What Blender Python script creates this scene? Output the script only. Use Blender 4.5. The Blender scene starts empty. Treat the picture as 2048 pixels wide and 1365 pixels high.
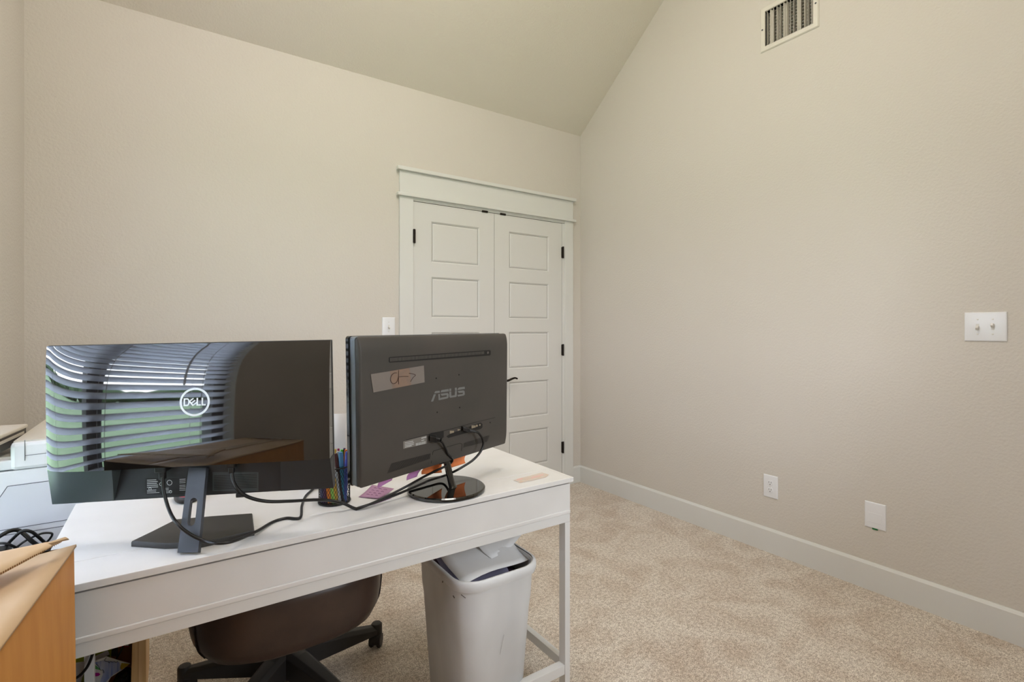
import bpy, math, random
from mathutils import Vector as V, Matrix
random.seed(7)
scn = bpy.context.scene
col = scn.collection

# ------------------------------------------------------------------ camera model (frame 2048 x 1365)
F, YAW, HZ, HC = 1010.0, math.radians(34.0), 658.0, 1.235
FW = V((math.sin(YAW), math.cos(YAW), 0)); RT = V((math.cos(YAW), -math.sin(YAW), 0)); UP = V((0, 0, 1))
CAM = V((0, 0, HC))
def ray(x, y): return FW + RT * ((x - 1024) / F) + UP * ((HZ - y) / F)
def onz(x, y, z): r = ray(x, y); return CAM + r * ((z - HC) / r.z)
def onX(x, y, X): r = ray(x, y); return CAM + r * (X / r.x)
def onY(x, y, Y): r = ray(x, y); return CAM + r * (Y / r.y)
def onpl(x, y, P, n): r = ray(x, y); return CAM + r * ((P - CAM).dot(n) / r.dot(n))
def atd(x, y, d): return CAM + ray(x, y) * d

# ------------------------------------------------------------------ materials
def lin(c):
    return tuple(((u / 255) / 12.92 if u / 255 <= .04045 else ((u / 255 + .055) / 1.055) ** 2.4) for u in c) + (1,)
def mat(name, c, rough=.5, metal=0, ior=1.45, var=None, vscale=20, vstretch=(1, 1, 1), bump=0, bscale=200, bdist=.001, coat=0, spec=.5, detail=3, trans=0):
    m = bpy.data.materials.new(name); m.use_nodes = True
    nt = m.node_tree; b = nt.nodes['Principled BSDF']
    b.inputs['Base Color'].default_value = lin(c)
    b.inputs['Roughness'].default_value = rough; b.inputs['Metallic'].default_value = metal
    b.inputs['IOR'].default_value = ior; b.inputs['Coat Weight'].default_value = coat
    b.inputs['Specular IOR Level'].default_value = spec
    tc = nt.nodes.new('ShaderNodeTexCoord')
    if var:
        mp = nt.nodes.new('ShaderNodeMapping'); mp.inputs['Scale'].default_value = vstretch
        nt.links.new(tc.outputs['Object'], mp.inputs['Vector'])
        n = nt.nodes.new('ShaderNodeTexNoise'); n.inputs['Scale'].default_value = vscale; n.inputs['Detail'].default_value = detail
        nt.links.new(mp.outputs['Vector'], n.inputs['Vector'])
        r = nt.nodes.new('ShaderNodeValToRGB')
        r.color_ramp.elements[0].position = .33; r.color_ramp.elements[1].position = .67
        r.color_ramp.elements[0].color = lin(c); r.color_ramp.elements[1].color = lin(var)
        nt.links.new(n.outputs['Fac'], r.inputs['Fac']); nt.links.new(r.outputs['Color'], b.inputs['Base Color'])
    if bump:
        n2 = nt.nodes.new('ShaderNodeTexNoise'); n2.inputs['Scale'].default_value = bscale; n2.inputs['Detail'].default_value = 2
        nt.links.new(tc.outputs['Object'], n2.inputs['Vector'])
        bp = nt.nodes.new('ShaderNodeBump'); bp.inputs['Strength'].default_value = bump; bp.inputs['Distance'].default_value = bdist
        nt.links.new(n2.outputs['Fac'], bp.inputs['Height']); nt.links.new(bp.outputs['Normal'], b.inputs['Normal'])
    return m
M = {}
M['wall'] = mat('wall_paint', (214, 208, 199), .8, bump=.42, bscale=95, bdist=.004, spec=.25)
M['ceil'] = mat('ceiling_paint', (226, 219, 207), .85, bump=.5, bscale=95, bdist=.004, spec=.2)
M['trim'] = mat('trim_paint', (222, 222, 218), .35, bump=.05, bscale=30)
M['door'] = mat('door_paint', (219, 218, 214), .38, bump=.05, bscale=60)
M['bronze'] = mat('oil_rubbed_bronze', (38, 31, 26), .4, .6)
M['plate'] = mat('white_plastic_plate', (236, 237, 240), .22)
M['plate2'] = mat('ivory_toggle', (222, 219, 214), .3)
M['slot'] = mat('black_slot', (15, 14, 13), .7)
M['green'] = mat('green_plastic', (20, 110, 60), .5)
M['vent'] = mat('vent_enamel', (222, 217, 206), .4)
M['duct'] = mat('dark_duct', (40, 36, 30), .8)
M['desk'] = mat('white_laminate', (233, 231, 229), .33, var=(226, 224, 221), vscale=5, bump=.03, bscale=40)
M['deskm'] = mat('white_desk_steel', (229, 228, 226), .35)
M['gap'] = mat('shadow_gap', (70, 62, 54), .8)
M['gloss'] = mat('piano_black', (20, 17, 16), .03, ior=1.85, var=(30, 25, 23), vscale=8)
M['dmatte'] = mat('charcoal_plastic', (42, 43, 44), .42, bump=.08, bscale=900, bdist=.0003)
M['dmatte2'] = mat('charcoal_plastic_lawn_tint', (66, 73, 73), .3, bump=.08, bscale=900, bdist=.0003)  # lighter and greener: the lawn's reflection put into the colour
M['dbase'] = mat('stand_dark_grey', (54, 53, 51), .45, bump=.06, bscale=900, bdist=.0003)
M['dneck'] = mat('stand_neck_grey', (63, 66, 71), .36)
M['screen'] = mat('screen_glass', (10, 10, 12), .25)
M['logo'] = mat('silver_white_logo', (226, 228, 232), .3)
M['lab'] = mat('black_label', (26, 26, 26), .5)
M['labw'] = mat('label_print', (190, 190, 188), .6)
M['labg'] = mat('silver_label', (120, 116, 110), .4)
M['aback'] = mat('dark_grey_back_plastic', (72, 67, 63), .48, var=(64, 62, 58), vscale=4, bump=.06, bscale=800, bdist=.0003)
M['aside'] = mat('blue_grey_side_plastic', (110, 118, 126), .3)
M['agloss'] = mat('glossy_black_plastic', (14, 13, 12), .04, ior=1.7)
M['alogo'] = mat('grey_logo', (116, 117, 116), .4)
M['vslot'] = mat('vent_slot_dark', (22, 21, 20), .6)
M['vrib'] = mat('vent_rib', (98, 93, 88), .5)
M['port'] = mat('port_metal', (170, 160, 140), .3, .6)
M['tape'] = mat('brown_paper_tape', (142, 116, 98), .4, var=(128, 110, 98), vscale=40, bump=.2, bscale=700, bdist=.0004)
M['tapesh'] = mat('fibre_tape', (126, 118, 112), .35, bump=.5, bscale=900, bdist=.0006)
M['ink'] = mat('brown_ink', (62, 34, 24), .6)
M['cable'] = mat('black_cable', (26, 25, 25), .38)
M['orange'] = mat('orange_sticky_paper', (255, 146, 84), .7)
M['purple'] = mat('purple_sticky_paper', (190, 130, 182), .7)
M['pinkp'] = mat('pink_purple_sticky_paper', (178, 136, 164), .7)
M['penline'] = mat('violet_writing', (122, 78, 120), .7)
M['paper'] = mat('white_paper', (242, 241, 240), .7)
M['paperv'] = mat('lilac_paper', (170, 165, 190), .7)  # pale lilac paper for one sheet in the bin
M['mesh'] = mat('black_wire_mesh', (22, 22, 22), .4, .3)
M['leather'] = mat('brown_leather', (74, 57, 48), .36, var=(62, 47, 40), vscale=9, bump=.25, bscale=260, bdist=.0006)
M['leather2'] = mat('brown_leather_side', (44, 33, 28), .4, bump=.25, bscale=260, bdist=.0006)
M['stitch'] = mat('stitch_thread', (30, 22, 20), .7)
M['chairp'] = mat('black_nylon', (46, 43, 41), .5, bump=.15, bscale=600, bdist=.0005)
M['bin'] = mat('scuffed_white_plastic', (230, 231, 232), .42, var=(206, 207, 208), vscale=5, vstretch=(1, 1, .5), bump=.1, bscale=40)
M['scuff'] = mat('dark_scuff', (96, 90, 86), .7)
M['card'] = mat('cardboard', (218, 154, 78), .6, var=(206, 140, 66), vscale=9, vstretch=(3, 3, .6), bump=.1, bscale=120, bdist=.0006)
M['cardtop'] = mat('cardboard_pale', (214, 186, 152), .5, var=(205, 172, 132), vscale=7, bump=.12, bscale=60, bdist=.0008)
M['corr'] = mat('corrugation', (120, 84, 50), .8)
M['cleartape'] = mat('clear_tape', (205, 180, 150), .12)
M['prn'] = mat('printer_shell', (230, 228, 227), .4, bump=.04, bscale=500)
M['prn2'] = mat('printer_panel', (218, 217, 218), .4, bump=.04, bscale=500)
M['prnt'] = mat('printer_top', (208, 200, 186), .45, bump=.05, bscale=500)
M['seam'] = mat('printer_seam', (92, 94, 98), .6)
M['tray'] = mat('printer_tray_dark', (84, 80, 78), .5)
M['stand'] = mat('dark_grey_table', (58, 58, 60), .5)
M['pine'] = mat('pine_board', (232, 192, 138), .5, var=(210, 162, 104), vscale=10, vstretch=(5, 5, .35), bump=.08, bscale=40)
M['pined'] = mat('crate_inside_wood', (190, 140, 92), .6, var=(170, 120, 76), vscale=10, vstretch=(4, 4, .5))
M['red'] = mat('red_plastic', (205, 38, 44), .35)
M['lime'] = mat('lime_card', (166, 178, 28), .6)
M['bag'] = mat('black_plastic_bag', (16, 20, 22), .22, bump=1, bscale=26, bdist=.02)
M['scrib'] = mat('blue_scribble', (110, 138, 214), .8, var=(226, 232, 250), vscale=14, vstretch=(6, 6, .5))
M['magenta'] = mat('magenta_crayon', (190, 20, 150), .8)
M['yellow'] = mat('yellow_crayon', (214, 186, 40), .8)
M['lightgreen'] = mat('green_crayon', (110, 190, 120), .8)
M['line'] = mat('pen_outline', (40, 40, 70), .8)
M['stick'] = mat('faded_sticker', (216, 192, 174), .6, var=(214, 206, 196), vscale=60)
M['stickp'] = mat('faded_pink', (226, 190, 180), .6)
M['winframe'] = mat('backlit_window_frame', (70, 70, 76), .5)  # dark colour stands in for the frame being backlit
M['sill'] = mat('window_sill_paint', (228, 226, 220), .35)
M['blind'] = mat('blind_slat', (232, 233, 238), .4)
_nt = M['blind'].node_tree; _p = _nt.nodes['Principled BSDF']; _t = _nt.nodes.new('ShaderNodeBsdfTranslucent'); _t.inputs['Color'].default_value = (.8, .82, .88, 1)
_x = _nt.nodes.new('ShaderNodeMixShader'); _x.inputs[0].default_value = .65
_nt.links.new(_p.outputs[0], _x.inputs[1]); _nt.links.new(_t.outputs[0], _x.inputs[2]); _nt.links.new(_x.outputs[0], _nt.nodes['Material Output'].inputs['Surface'])
M['cord'] = mat('blind_cord', (205, 205, 205), .7)
M['lawn'] = mat('lawn_grass', (104, 128, 92), .9, var=(124, 144, 110), vscale=.35, bump=.3, bscale=3, bdist=.1)
M['tree'] = mat('tree_foliage', (46, 66, 44), .9, var=(70, 92, 60), vscale=1.2)

def glass_mat():
    m = bpy.data.materials.new('window_glass'); m.use_nodes = True; nt = m.node_tree
    nt.nodes.remove(nt.nodes['Principled BSDF']); out = nt.nodes['Material Output']
    t = nt.nodes.new('ShaderNodeBsdfTransparent'); g = nt.nodes.new('ShaderNodeBsdfGlossy'); g.inputs['Roughness'].default_value = .01
    fr = nt.nodes.new('ShaderNodeFresnel'); fr.inputs['IOR'].default_value = 1.45
    mx = nt.nodes.new('ShaderNodeMixShader')
    nt.links.new(fr.outputs[0], mx.inputs[0]); nt.links.new(t.outputs[0], mx.inputs[1]); nt.links.new(g.outputs[0], mx.inputs[2])
    nt.links.new(mx.outputs[0], out.inputs['Surface']); return m
M['glass'] = glass_mat()

def carpet_mat():
    m = bpy.data.materials.new('carpet_pile'); m.use_nodes = True; nt = m.node_tree; b = nt.nodes['Principled BSDF']
    b.inputs['Roughness'].default_value = .95; b.inputs['Specular IOR Level'].default_value = .1
    b.inputs['Sheen Weight'].default_value = .15
    tc = nt.nodes.new('ShaderNodeTexCoord')
    def noise(s, d, dist=0):
        n = nt.nodes.new('ShaderNodeTexNoise'); n.inputs['Scale'].default_value = s; n.inputs['Detail'].default_value = d; n.inputs['Distortion'].default_value = dist
        nt.links.new(tc.outputs['Object'], n.inputs['Vector']); return n
    big = noise(5.5, 5, .8); fine = noise(230, 3); mid = noise(70, 2)
    def ramp(n, p0, c0, p1, c1):
        r = nt.nodes.new('ShaderNodeValToRGB'); e = r.color_ramp.elements
        e[0].position, e[1].position = p0, p1; e[0].color, e[1].color = lin(c0), lin(c1)
        nt.links.new(n.outputs['Fac'], r.inputs['Fac']); return r
    r1 = ramp(big, .32, (228, 212, 195), .60, (248, 238, 225))
    r2 = ramp(fine, .34, (180, 173, 166), .58, (255, 255, 255))
    r3 = ramp(mid, .36, (222, 218, 214), .60, (255, 255, 255))
    def mul(a, c):
        x = nt.nodes.new('ShaderNodeMix'); x.data_type = 'RGBA'; x.blend_type = 'MULTIPLY'; x.inputs['Factor'].default_value = 1
        nt.links.new(a, x.inputs[6]); nt.links.new(c, x.inputs[7]); return x.outputs[2]
    c = mul(mul(r1.outputs['Color'], r2.outputs['Color']), r3.outputs['Color'])
    nt.links.new(c, b.inputs['Base Color'])
    bp = nt.nodes.new('ShaderNodeBump'); bp.inputs['Strength'].default_value = .55; bp.inputs['Distance'].default_value = .005
    nt.links.new(fine.outputs['Fac'], bp.inputs['Height']); nt.links.new(bp.outputs['Normal'], b.inputs['Normal'])
    return m
M['carpet'] = carpet_mat()

# ------------------------------------------------------------------ geometry helpers
ORI = {}
def catmull(pts, n=8):
    pts = [V(p) for p in pts]; out = []
    P = [pts[0] * 2 - pts[1]] + pts + [pts[-1] * 2 - pts[-2]]
    for i in range(1, len(P) - 2):
        p0, p1, p2, p3 = P[i - 1:i + 3]
        for k in range(n):
            t = k / n
            out.append(.5 * ((2 * p1) + (p2 - p0) * t + (2 * p0 - 5 * p1 + 4 * p2 - p3) * t * t + (3 * p1 - p0 - 3 * p2 + p3) * t ** 3))
    out.append(pts[-1]); return out
class MB:
    def __init__(s): s.v = []; s.f = []
    def add(s, vs, fs):
        o = len(s.v); s.v += [V(p) for p in vs]; s.f += [tuple(o + i for i in f) for f in fs]; return s
    def obox(s, O, u, v, w, a, b, c):
        O, u, v, w = V(O), V(u), V(v), V(w)
        vs = [O + u * x + v * y + w * z for z in c for y in b for x in a]
        fs = [(0, 2, 3, 1), (4, 5, 7, 6), (0, 1, 5, 4), (2, 6, 7, 3), (0, 4, 6, 2), (1, 3, 7, 5)]
        if V(u).cross(V(v)).dot(V(w)) * (a[1] - a[0]) * (b[1] - b[0]) * (c[1] - c[0]) < 0: fs = [f[::-1] for f in fs]
        return s.add(vs, fs)
    def box(s, x, y, z): return s.obox((0, 0, 0), (1, 0, 0), (0, 1, 0), (0, 0, 1), x, y, z)
    def prism(s, poly, off):
        poly = [V(p) for p in poly]; off = V(off); n = len(poly)
        nrm = V((0, 0, 0))
        for i in range(n): nrm += poly[i].cross(poly[(i + 1) % n])
        if nrm.dot(off) > 0: poly = poly[::-1]
        vs = poly + [p + off for p in poly]
        fs = [tuple(range(n)), tuple(range(2 * n - 1, n - 1, -1))] + [(i, i + n, (i + 1) % n + n, (i + 1) % n) for i in range(n)]
        return s.add(vs, fs)
    def tube(s, pts, r, n=8, smooth=6, cap=True, flat=1.0):
        P = catmull(pts, smooth) if smooth else [V(p) for p in pts]
        rr = r if callable(r) else (lambda t: r)
        T = []
        for i in range(len(P)):
            d = (P[min(i + 1, len(P) - 1)] - P[max(i - 1, 0)])
            T.append(d.normalized() if d.length > 1e-9 else V((0, 0, 1)))
        nr = T[0].orthogonal().normalized(); vs = []
        for i, p in enumerate(P):
            nr = (nr - T[i] * nr.dot(T[i])).normalized(); bn = T[i].cross(nr); R = rr(i / (len(P) - 1))
            vs += [p + (nr * math.cos(2 * math.pi * k / n) + bn * (flat * math.sin(2 * math.pi * k / n))) * R for k in range(n)]
        fs = [(i * n + k, i * n + (k + 1) % n, (i + 1) * n + (k + 1) % n, (i + 1) * n + k) for i in range(len(P) - 1) for k in range(n)]
        if cap: fs += [tuple(range(n - 1, -1, -1)), tuple((len(P) - 1) * n + k for k in range(n))]
        return s.add(vs, fs)
    def lathe(s, c, prof, n=32, ax=None, axis=(0, 0, 1)):
        c = V(c); z = V(axis).normalized(); x = (V(ax) if ax else z.orthogonal()).normalized(); y = z.cross(x)
        vs = [c + (x * math.cos(2 * math.pi * k / n) + y * math.sin(2 * math.pi * k / n)) * r + z * h for r, h in prof for k in range(n)]
        m = len(prof)
        fs = [(i * n + k, i * n + (k + 1) % n, (i + 1) * n + (k + 1) % n, (i + 1) * n + k) for i in range(m - 1) for k in range(n)]
        fs += [tuple(range(n - 1, -1, -1)), tuple((m - 1) * n + k for k in range(n))]
        return s.add(vs, fs)
    def grid(s, fn, nu, nv):
        vs = [fn(i / nu, j / nv) for j in range(nv + 1) for i in range(nu + 1)]
        fs = [(j * (nu + 1) + i, j * (nu + 1) + i + 1, (j + 1) * (nu + 1) + i + 1, (j + 1) * (nu + 1) + i) for j in range(nv) for i in range(nu)]
        return s.add(vs, fs)
    def quad(s, *p): return s.add(p, [tuple(range(len(p)))])
    def loft(s, rings, caps=True):
        n = len(rings[0]); vs = [p for r in rings for p in r]
        fs = [(i * n + k, i * n + (k + 1) % n, (i + 1) * n + (k + 1) % n, (i + 1) * n + k) for i in range(len(rings) - 1) for k in range(n)]
        if caps: fs += [tuple(range(n - 1, -1, -1)), tuple((len(rings) - 1) * n + k for k in range(n))]
        return s.add(vs, fs)
    def build(s, name, m, parent=None, smooth=30, bevel=0, solid=0, sub=0, origin=None):
        if parent is not None: o0 = ORI[parent.name]
        elif origin is not None: o0 = V(origin)
        else:
            xs = [p.x for p in s.v]; ys = [p.y for p in s.v]; o0 = V(((min(xs) + max(xs)) / 2, (min(ys) + max(ys)) / 2, min(p.z for p in s.v)))
        me = bpy.data.meshes.new(name); me.from_pydata([p - o0 for p in s.v], [], s.f); me.validate()
        me.materials.append(M[m] if isinstance(m, str) else m)
        if smooth:
            for p in me.polygons: p.use_smooth = True
            me.set_sharp_from_angle(angle=math.radians(smooth))
        me.update()
        ob = bpy.data.objects.new(name, me); col.objects.link(ob)
        if parent is not None: ob.parent = parent
        else: ob.location = o0
        ORI[ob.name] = o0
        if solid: md = ob.modifiers.new('thickness', 'SOLIDIFY'); md.thickness = solid; md.offset = 0
        if sub: md = ob.modifiers.new('subdivision', 'SUBSURF'); md.levels = sub; md.render_levels = sub
        if bevel:
            md = ob.modifiers.new('bevel', 'BEVEL'); md.width = bevel; md.segments = 2; md.limit_method = 'ANGLE'; md.angle_limit = math.radians(40)
        return ob
def thing(name, loc, label, cat, group=None):
    o = bpy.data.objects.new(name, None); col.objects.link(o); o.location = V(loc); o.empty_display_size = .05
    ORI[o.name] = V(loc); o['label'] = label; o['category'] = cat
    if group: o['group'] = group
    return o
def tag(o, label, cat, group=None, kind=None):
    o['label'] = label; o['category'] = cat
    if group: o['group'] = group
    if kind: o['kind'] = kind
    return o
def struct(o): o['kind'] = 'structure'; return o
def plabel(o, s): o['label'] = s; return o

# ================================================================== ROOM SHELL
bc = onz(1160.5, 964.4, 0)
XR, YB = bc.x + .013, bc.y + .013
XL = onY(48, 400, YB).x
YF = -.58
zc = onY(1162, 273.4, YB).z
pc = onX(1328, 0, XR); SL = (pc.z - zc) / (YB - pc.y)
YM = (YB + YF) / 2; zr = zc + SL * (YB - YM)
T = .12
struct(MB().box((XL - T, XR + T), (YF - T, YB + T), (-.08, 0)).build('floor', 'carpet', smooth=0, origin=(0, 0, 0)))
# window opening in the left wall
WY0, WY1, WZ0, WZ1 = .70, 1.95, .60, 2.12
w = MB()
w.box((XL - T, XL), (YF - T, WY0), (0, zr + .3)).box((XL - T, XL), (WY1, YB + T), (0, zr + .3))
w.box((XL - T, XL), (WY0, WY1), (0, WZ0)).box((XL - T, XL), (WY0, WY1), (WZ1, zr + .3))
struct(w.build('wall_left', 'wall', smooth=0, origin=(0, 0, 0)))
struct(MB().box((XL - T, XR + T), (YB, YB + T), (0, zc + .15)).build('wall_back', 'wall', smooth=0, origin=(0, 0, 0)))
VX0, VX1, VZB, VZT = 1.10, 1.70, 1.00, 2.10            # small unseen window added behind the camera to balance the room light
w = MB().box((XL - T, VX0), (YF - T, YF), (0, zc + .15)).box((VX1, XR + T), (YF - T, YF), (0, zc + .15)).box((VX0, VX1), (YF - T, YF), (0, VZB)).box((VX0, VX1), (YF - T, YF), (VZT, zc + .15))
struct(w.build('wall_front', 'wall', smooth=0, origin=(0, 0, 0)))
# right gable wall with a hole for the supply vent
vbl, vtl, vbr = onX(1521.5, 107.9, XR), onX(1521.5, 19.5, XR), onX(1638.7, 54.2, XR)
VY0, VY1, VZ0, VZ1 = vbr.y, vbl.y, vbl.z, vtl.z
fr = .028
hy0, hy1, hz0, hz1 = VY0 + fr, VY1 - fr, VZ0 + fr, VZ1 - fr
w = MB()
w.box((XR, XR + T), (YF - T, hy0), (0, zr + .3)).box((XR, XR + T), (hy1, YB + T), (0, zr + .3))
w.box((XR, XR + T), (hy0, hy1), (0, hz0)).box((XR, XR + T), (hy0, hy1), (hz1, zr + .3))
struct(w.build('wall_right', 'wall', smooth=0, origin=(0, 0, 0)))
def ceil_poly(y0, z0, y1, z1):
    return [(XL - T, y0, z0), (XR + T, y0, z0), (XR + T, y1, z1), (XL - T, y1, z1)]
e = .12
c = MB(); c.prism(ceil_poly(YB + e, zc - SL * e, YM, zr), (0, 0, .1)); c.prism(ceil_poly(YF - e, zc - SL * e, YM, zr), (0, 0, .1))
struct(c.build('ceiling', 'ceil', smooth=0, origin=(0, 0, 0)))
bt = onX(1161.5, 930.8, XR).z
def bb(p0, p1, nrm):       # baseboard: a profile swept along a wall
    p0, p1, nrm = V(p0), V(p1), V(nrm)
    prof = [(0, 0), (.014, 0), (.014, bt - .012), (.006, bt), (0, bt)]
    return MB().loft([[p + nrm * a + UP * z for a, z in prof] for p in (p0, p1)])
struct(bb((XR, YF, 0), (XR, YB, 0), (-1, 0, 0)).build('baseboard_right', 'trim', smooth=0))
casL, casR = onY(797.6, 500, YB).x, onY(1143.5, 500, YB).x
struct(bb((casR, YB, 0), (XR, YB, 0), (0, -1, 0)).build('baseboard_back', 'trim', smooth=0))
struct(bb((XL, YB, 0), (casL, YB, 0), (0, -1, 0)).build('baseboard_backleft', 'trim', smooth=0))
struct(bb((XL, YF, 0), (XL, YB, 0), (1, 0, 0)).build('baseboard_left', 'trim', smooth=0))

# door casing (trim) on the back wall
inL, inR = onY(824.7, 500, YB).x, onY(1127, 500, YB).x
zd = onY(824.7, 403.5, YB).z
zc2b = onY(797.6, 392.2, YB).z; zc1b = onY(797.6, 341.2, YB).z
t = MB().box((casL, inL), (YB - .019, YB), (0, zc2b)).box((inR, casR), (YB - .019, YB), (0, zc2b))
tr = struct(t.build('trim_1', 'trim', smooth=0, bevel=.002))
t = MB().box((casL, casR), (YB - .019, YB), (zc2b + .02, zc1b))
struct(t.build('trim_2', 'trim', smooth=0, bevel=.002))
t = MB().box((casL - .018, casR + .018), (YB - .036, YB), (zc2b, zc2b + .02))
struct(t.build('trim_3', 'trim', smooth=0, bevel=.003))
t = MB().box((casL - .018, casR + .018), (YB - .038, YB), (zc1b, zc1b + .024))
struct(t.build('trim_4', 'trim', smooth=0, bevel=.003))
t = MB().box((inL, inR), (YB - .012, YB), (zd + .004, zc2b))
struct(t.build('trim_5', 'trim', smooth=0))
# the pair of closet doors
xs = onY(987, 600, YB).x; xr = onY(1121.6, 600, YB).x
def leaf(n, x0, x1, px0, px1):
    yf, rec = YB - .010, .009
    m = MB()
    rows = []
    zt = [onY(861.4, q, YB).z for q in (443.7, 554.3)]; zb = onY(861.4, 525.7, YB).z
    pitch = zt[0] - zt[1]; ph = zt[0] - zb
    m.quad((x0, yf, .012), (px0, yf, .012), (px0, yf, zd), (x0, yf, zd)); m.quad((px1, yf, .012), (x1, yf, .012), (x1, yf, zd), (px1, yf, zd))
    zprev = zd
    for i in range(5):
        a = zt[0] - i * pitch; b = a - ph
        m.quad((px0, yf, a), (px1, yf, a), (px1, yf, zprev), (px0, yf, zprev)); zprev = b
        for (d0, y0, d1, y1) in ((0, yf, .010, yf + rec), (.010, yf + rec, .020, yf + .0035)):
            A = [(px0 + d0, y0, b + d0), (px1 - d0, y0, b + d0), (px1 - d0, y0, a - d0), (px0 + d0, y0, a - d0)]
            B = [(px0 + d1, y1, b + d1), (px1 - d1, y1, b + d1), (px1 - d1, y1, a - d1), (px0 + d1, y1, a - d1)]
            for k in range(4): m.quad(A[k], A[(k + 1) % 4], B[(k + 1) % 4], B[k])
        m.quad(*B)
    m.quad((px0, yf, .012), (px1, yf, .012), (px1, yf, zprev), (px0, yf, zprev))
    # edges of the slab
    m.quad((x0, yf, .012), (x0, yf, zd), (x0, YB, zd), (x0, YB, .012)); m.quad((x1, yf, zd), (x1, yf, .012), (x1, YB, .012), (x1, YB, zd))
    m.quad((x0, yf, zd), (x1, yf, zd), (x1, YB, zd), (x0, YB, zd))
    return struct(m.build(f'door_{n}', 'door', smooth=0, origin=((x0 + x1) / 2, YB, 0)))
pl = [onY(q, 500, YB).x for q in (861.4, 957.7, 1016.6, 1096)]
d1 = leaf(1, inL + .003, xs - .0015, pl[0], pl[1]); d2 = leaf(2, xs + .0015, xr, pl[2], pl[3])
struct(MB().box((inL, inR), (YB - .0015, YB), (0, zd + .006)).build('door_gap_shade', 'gap', smooth=0))  # dark sheet behind the leaves, paints the shade in the door gaps
struct(MB().box((xr + .002, inR), (YB - .014, YB), (0, zd)).build('trim_7', 'trim', smooth=0))
def hinge(dr, x, z):
    m = MB().tube([(x, YB - .023, z - .045), (x, YB - .023, z + .045)], .0075, 10, 0)
    m.box((x - .008, x + .010), (YB - .021, YB - .008), (z - .042, z + .042)); return m.build('hinge', 'bronze', dr)
hz = [onY(1124, q, YB).z for q in (506, 700, 894)]
for z in hz: hinge(d2, xr + .005, z); hinge(d1, inL + .004, z)
for dr, q in ((d1, 968), (d2, 1004)):
    x = onY(q, 425, YB).x
    MB().box((x - .024, x + .024), (YB - .017, YB - .006), (zd - .004, zd + .010)).build('latch', 'bronze', dr, bevel=.002)
hdz = onY(1005, 761, YB).z; hx = xs + .062
m = MB().lathe((hx, YB - .010, hdz), [(.033, 0), (.033, .006), (.028, .010), (.012, .012), (.011, .045)], 24, axis=(0, -1, 0))
m.tube([(hx, YB - .052, hdz), (hx + .03, YB - .056, hdz + .002), (hx + .06, YB - .056, hdz + .012), (hx + .088, YB - .054, hdz + .017), (hx + .11, YB - .052, hdz + .010)], lambda t: .009 - .003 * t, 10)
m.build('door_handle', 'bronze', d2)

# ------------------------------------------------------------------ window in the left wall, seen mirrored in the glossy monitor back
wm = MB()
gx = XL - .085
for a, b in ((WY0, WY0 + .05), (WY1 - .05, WY1), (1.145, 1.215)): wm.box((gx - .02, gx + .03), (a, b), (WZ0, WZ1))
wm.box((gx - .02, gx + .03), (WY0, WY1), (WZ0, WZ0 + .05)).box((gx - .02, gx + .03), (WY0, WY1), (WZ1 - .05, WZ1))
wf = struct(wm.build('window_1', 'winframe', smooth=0, origin=(gx, (WY0 + WY1) / 2, WZ0)))
MB().quad((gx, WY0 + .05, WZ0 + .05), (gx, WY1 - .05, WZ0 + .05), (gx, WY1 - .05, WZ1 - .05), (gx, WY0 + .05, WZ1 - .05)).build('pane', 'glass', wf, smooth=0)
wm = MB(); gy = YF - .085
for a, b in ((VX0, VX0 + .05), (VX1 - .05, VX1)): wm.box((a, b), (gy - .02, gy + .03), (VZB, VZT))
for a, b in ((VZB, VZB + .05), (VZT - .05, VZT)): wm.box((VX0, VX1), (gy - .02, gy + .03), (a, b))
wf2 = struct(wm.build('fill_window', 'winframe', smooth=0, origin=((VX0 + VX1) / 2, gy, VZB)))  # added out of view, sized for the light it lets in
MB().quad((VX0 + .05, gy, VZB + .05), (VX1 - .05, gy, VZB + .05), (VX1 - .05, gy, VZT - .05), (VX0 + .05, gy, VZT - .05)).build('pane', 'glass', wf2, smooth=0)
struct(MB().box((XL - T, XL + .025), (WY0 - .02, WY1 + .02), (WZ0 - .022, WZ0)).build('trim_8', 'sill', smooth=0, bevel=.004))
bl = thing('window_blind', (XL - .03, (WY0 + WY1) / 2, WZ0), 'white horizontal slat blind hanging open in the left window', 'blind')
bx = XL - .028
m = MB(); nsl = 33
for i in range(nsl):
    z = WZ0 + .06 + i * (WZ1 - .07 - WZ0 - .06) / (nsl - 1)
    tl = math.radians(33); cx, sz = math.cos(tl), math.sin(tl)
    m.loft([[V((bx + s * cx - n_ * sz, y, z + s * sz + n_ * cx)) for s, n_ in ((-.024, -.001), (0, .0012), (.024, -.001), (.024, -.0035), (0, -.0013), (-.024, -.0035))] for y in (WY0 + .012, WY1 - .012)])
m.build('slats', 'blind', bl, smooth=40)
MB().box((bx - .028, bx + .028), (WY0 + .008, WY1 - .008), (WZ1 - .05, WZ1 - .002)).build('headrail', 'blind', bl, smooth=0, bevel=.003)
MB().box((bx - .025, bx + .025), (WY0 + .012, WY1 - .012), (WZ0 + .006, WZ0 + .026)).build('bottom_rail', 'blind', bl, smooth=0, bevel=.003)
m = MB()
for y in (WY0 + .14, (WY0 + WY1) / 2 - .16, (WY0 + WY1) / 2 + .18, WY1 - .16):
    for x in (bx - .025, bx + .025): m.tube([(x, y, WZ0 + .02), (x, y, WZ1 - .03)], .0011, 5, 0)
m.build('ladder_cord', 'cord', bl)
m = MB().tube([(bx + .034, WY0 + .22, WZ1 - .05), (bx + .036, WY0 + .22, WZ0 + .55)], .004, 6, 0)
m.build('tilt_wand', 'cord', bl)
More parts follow.
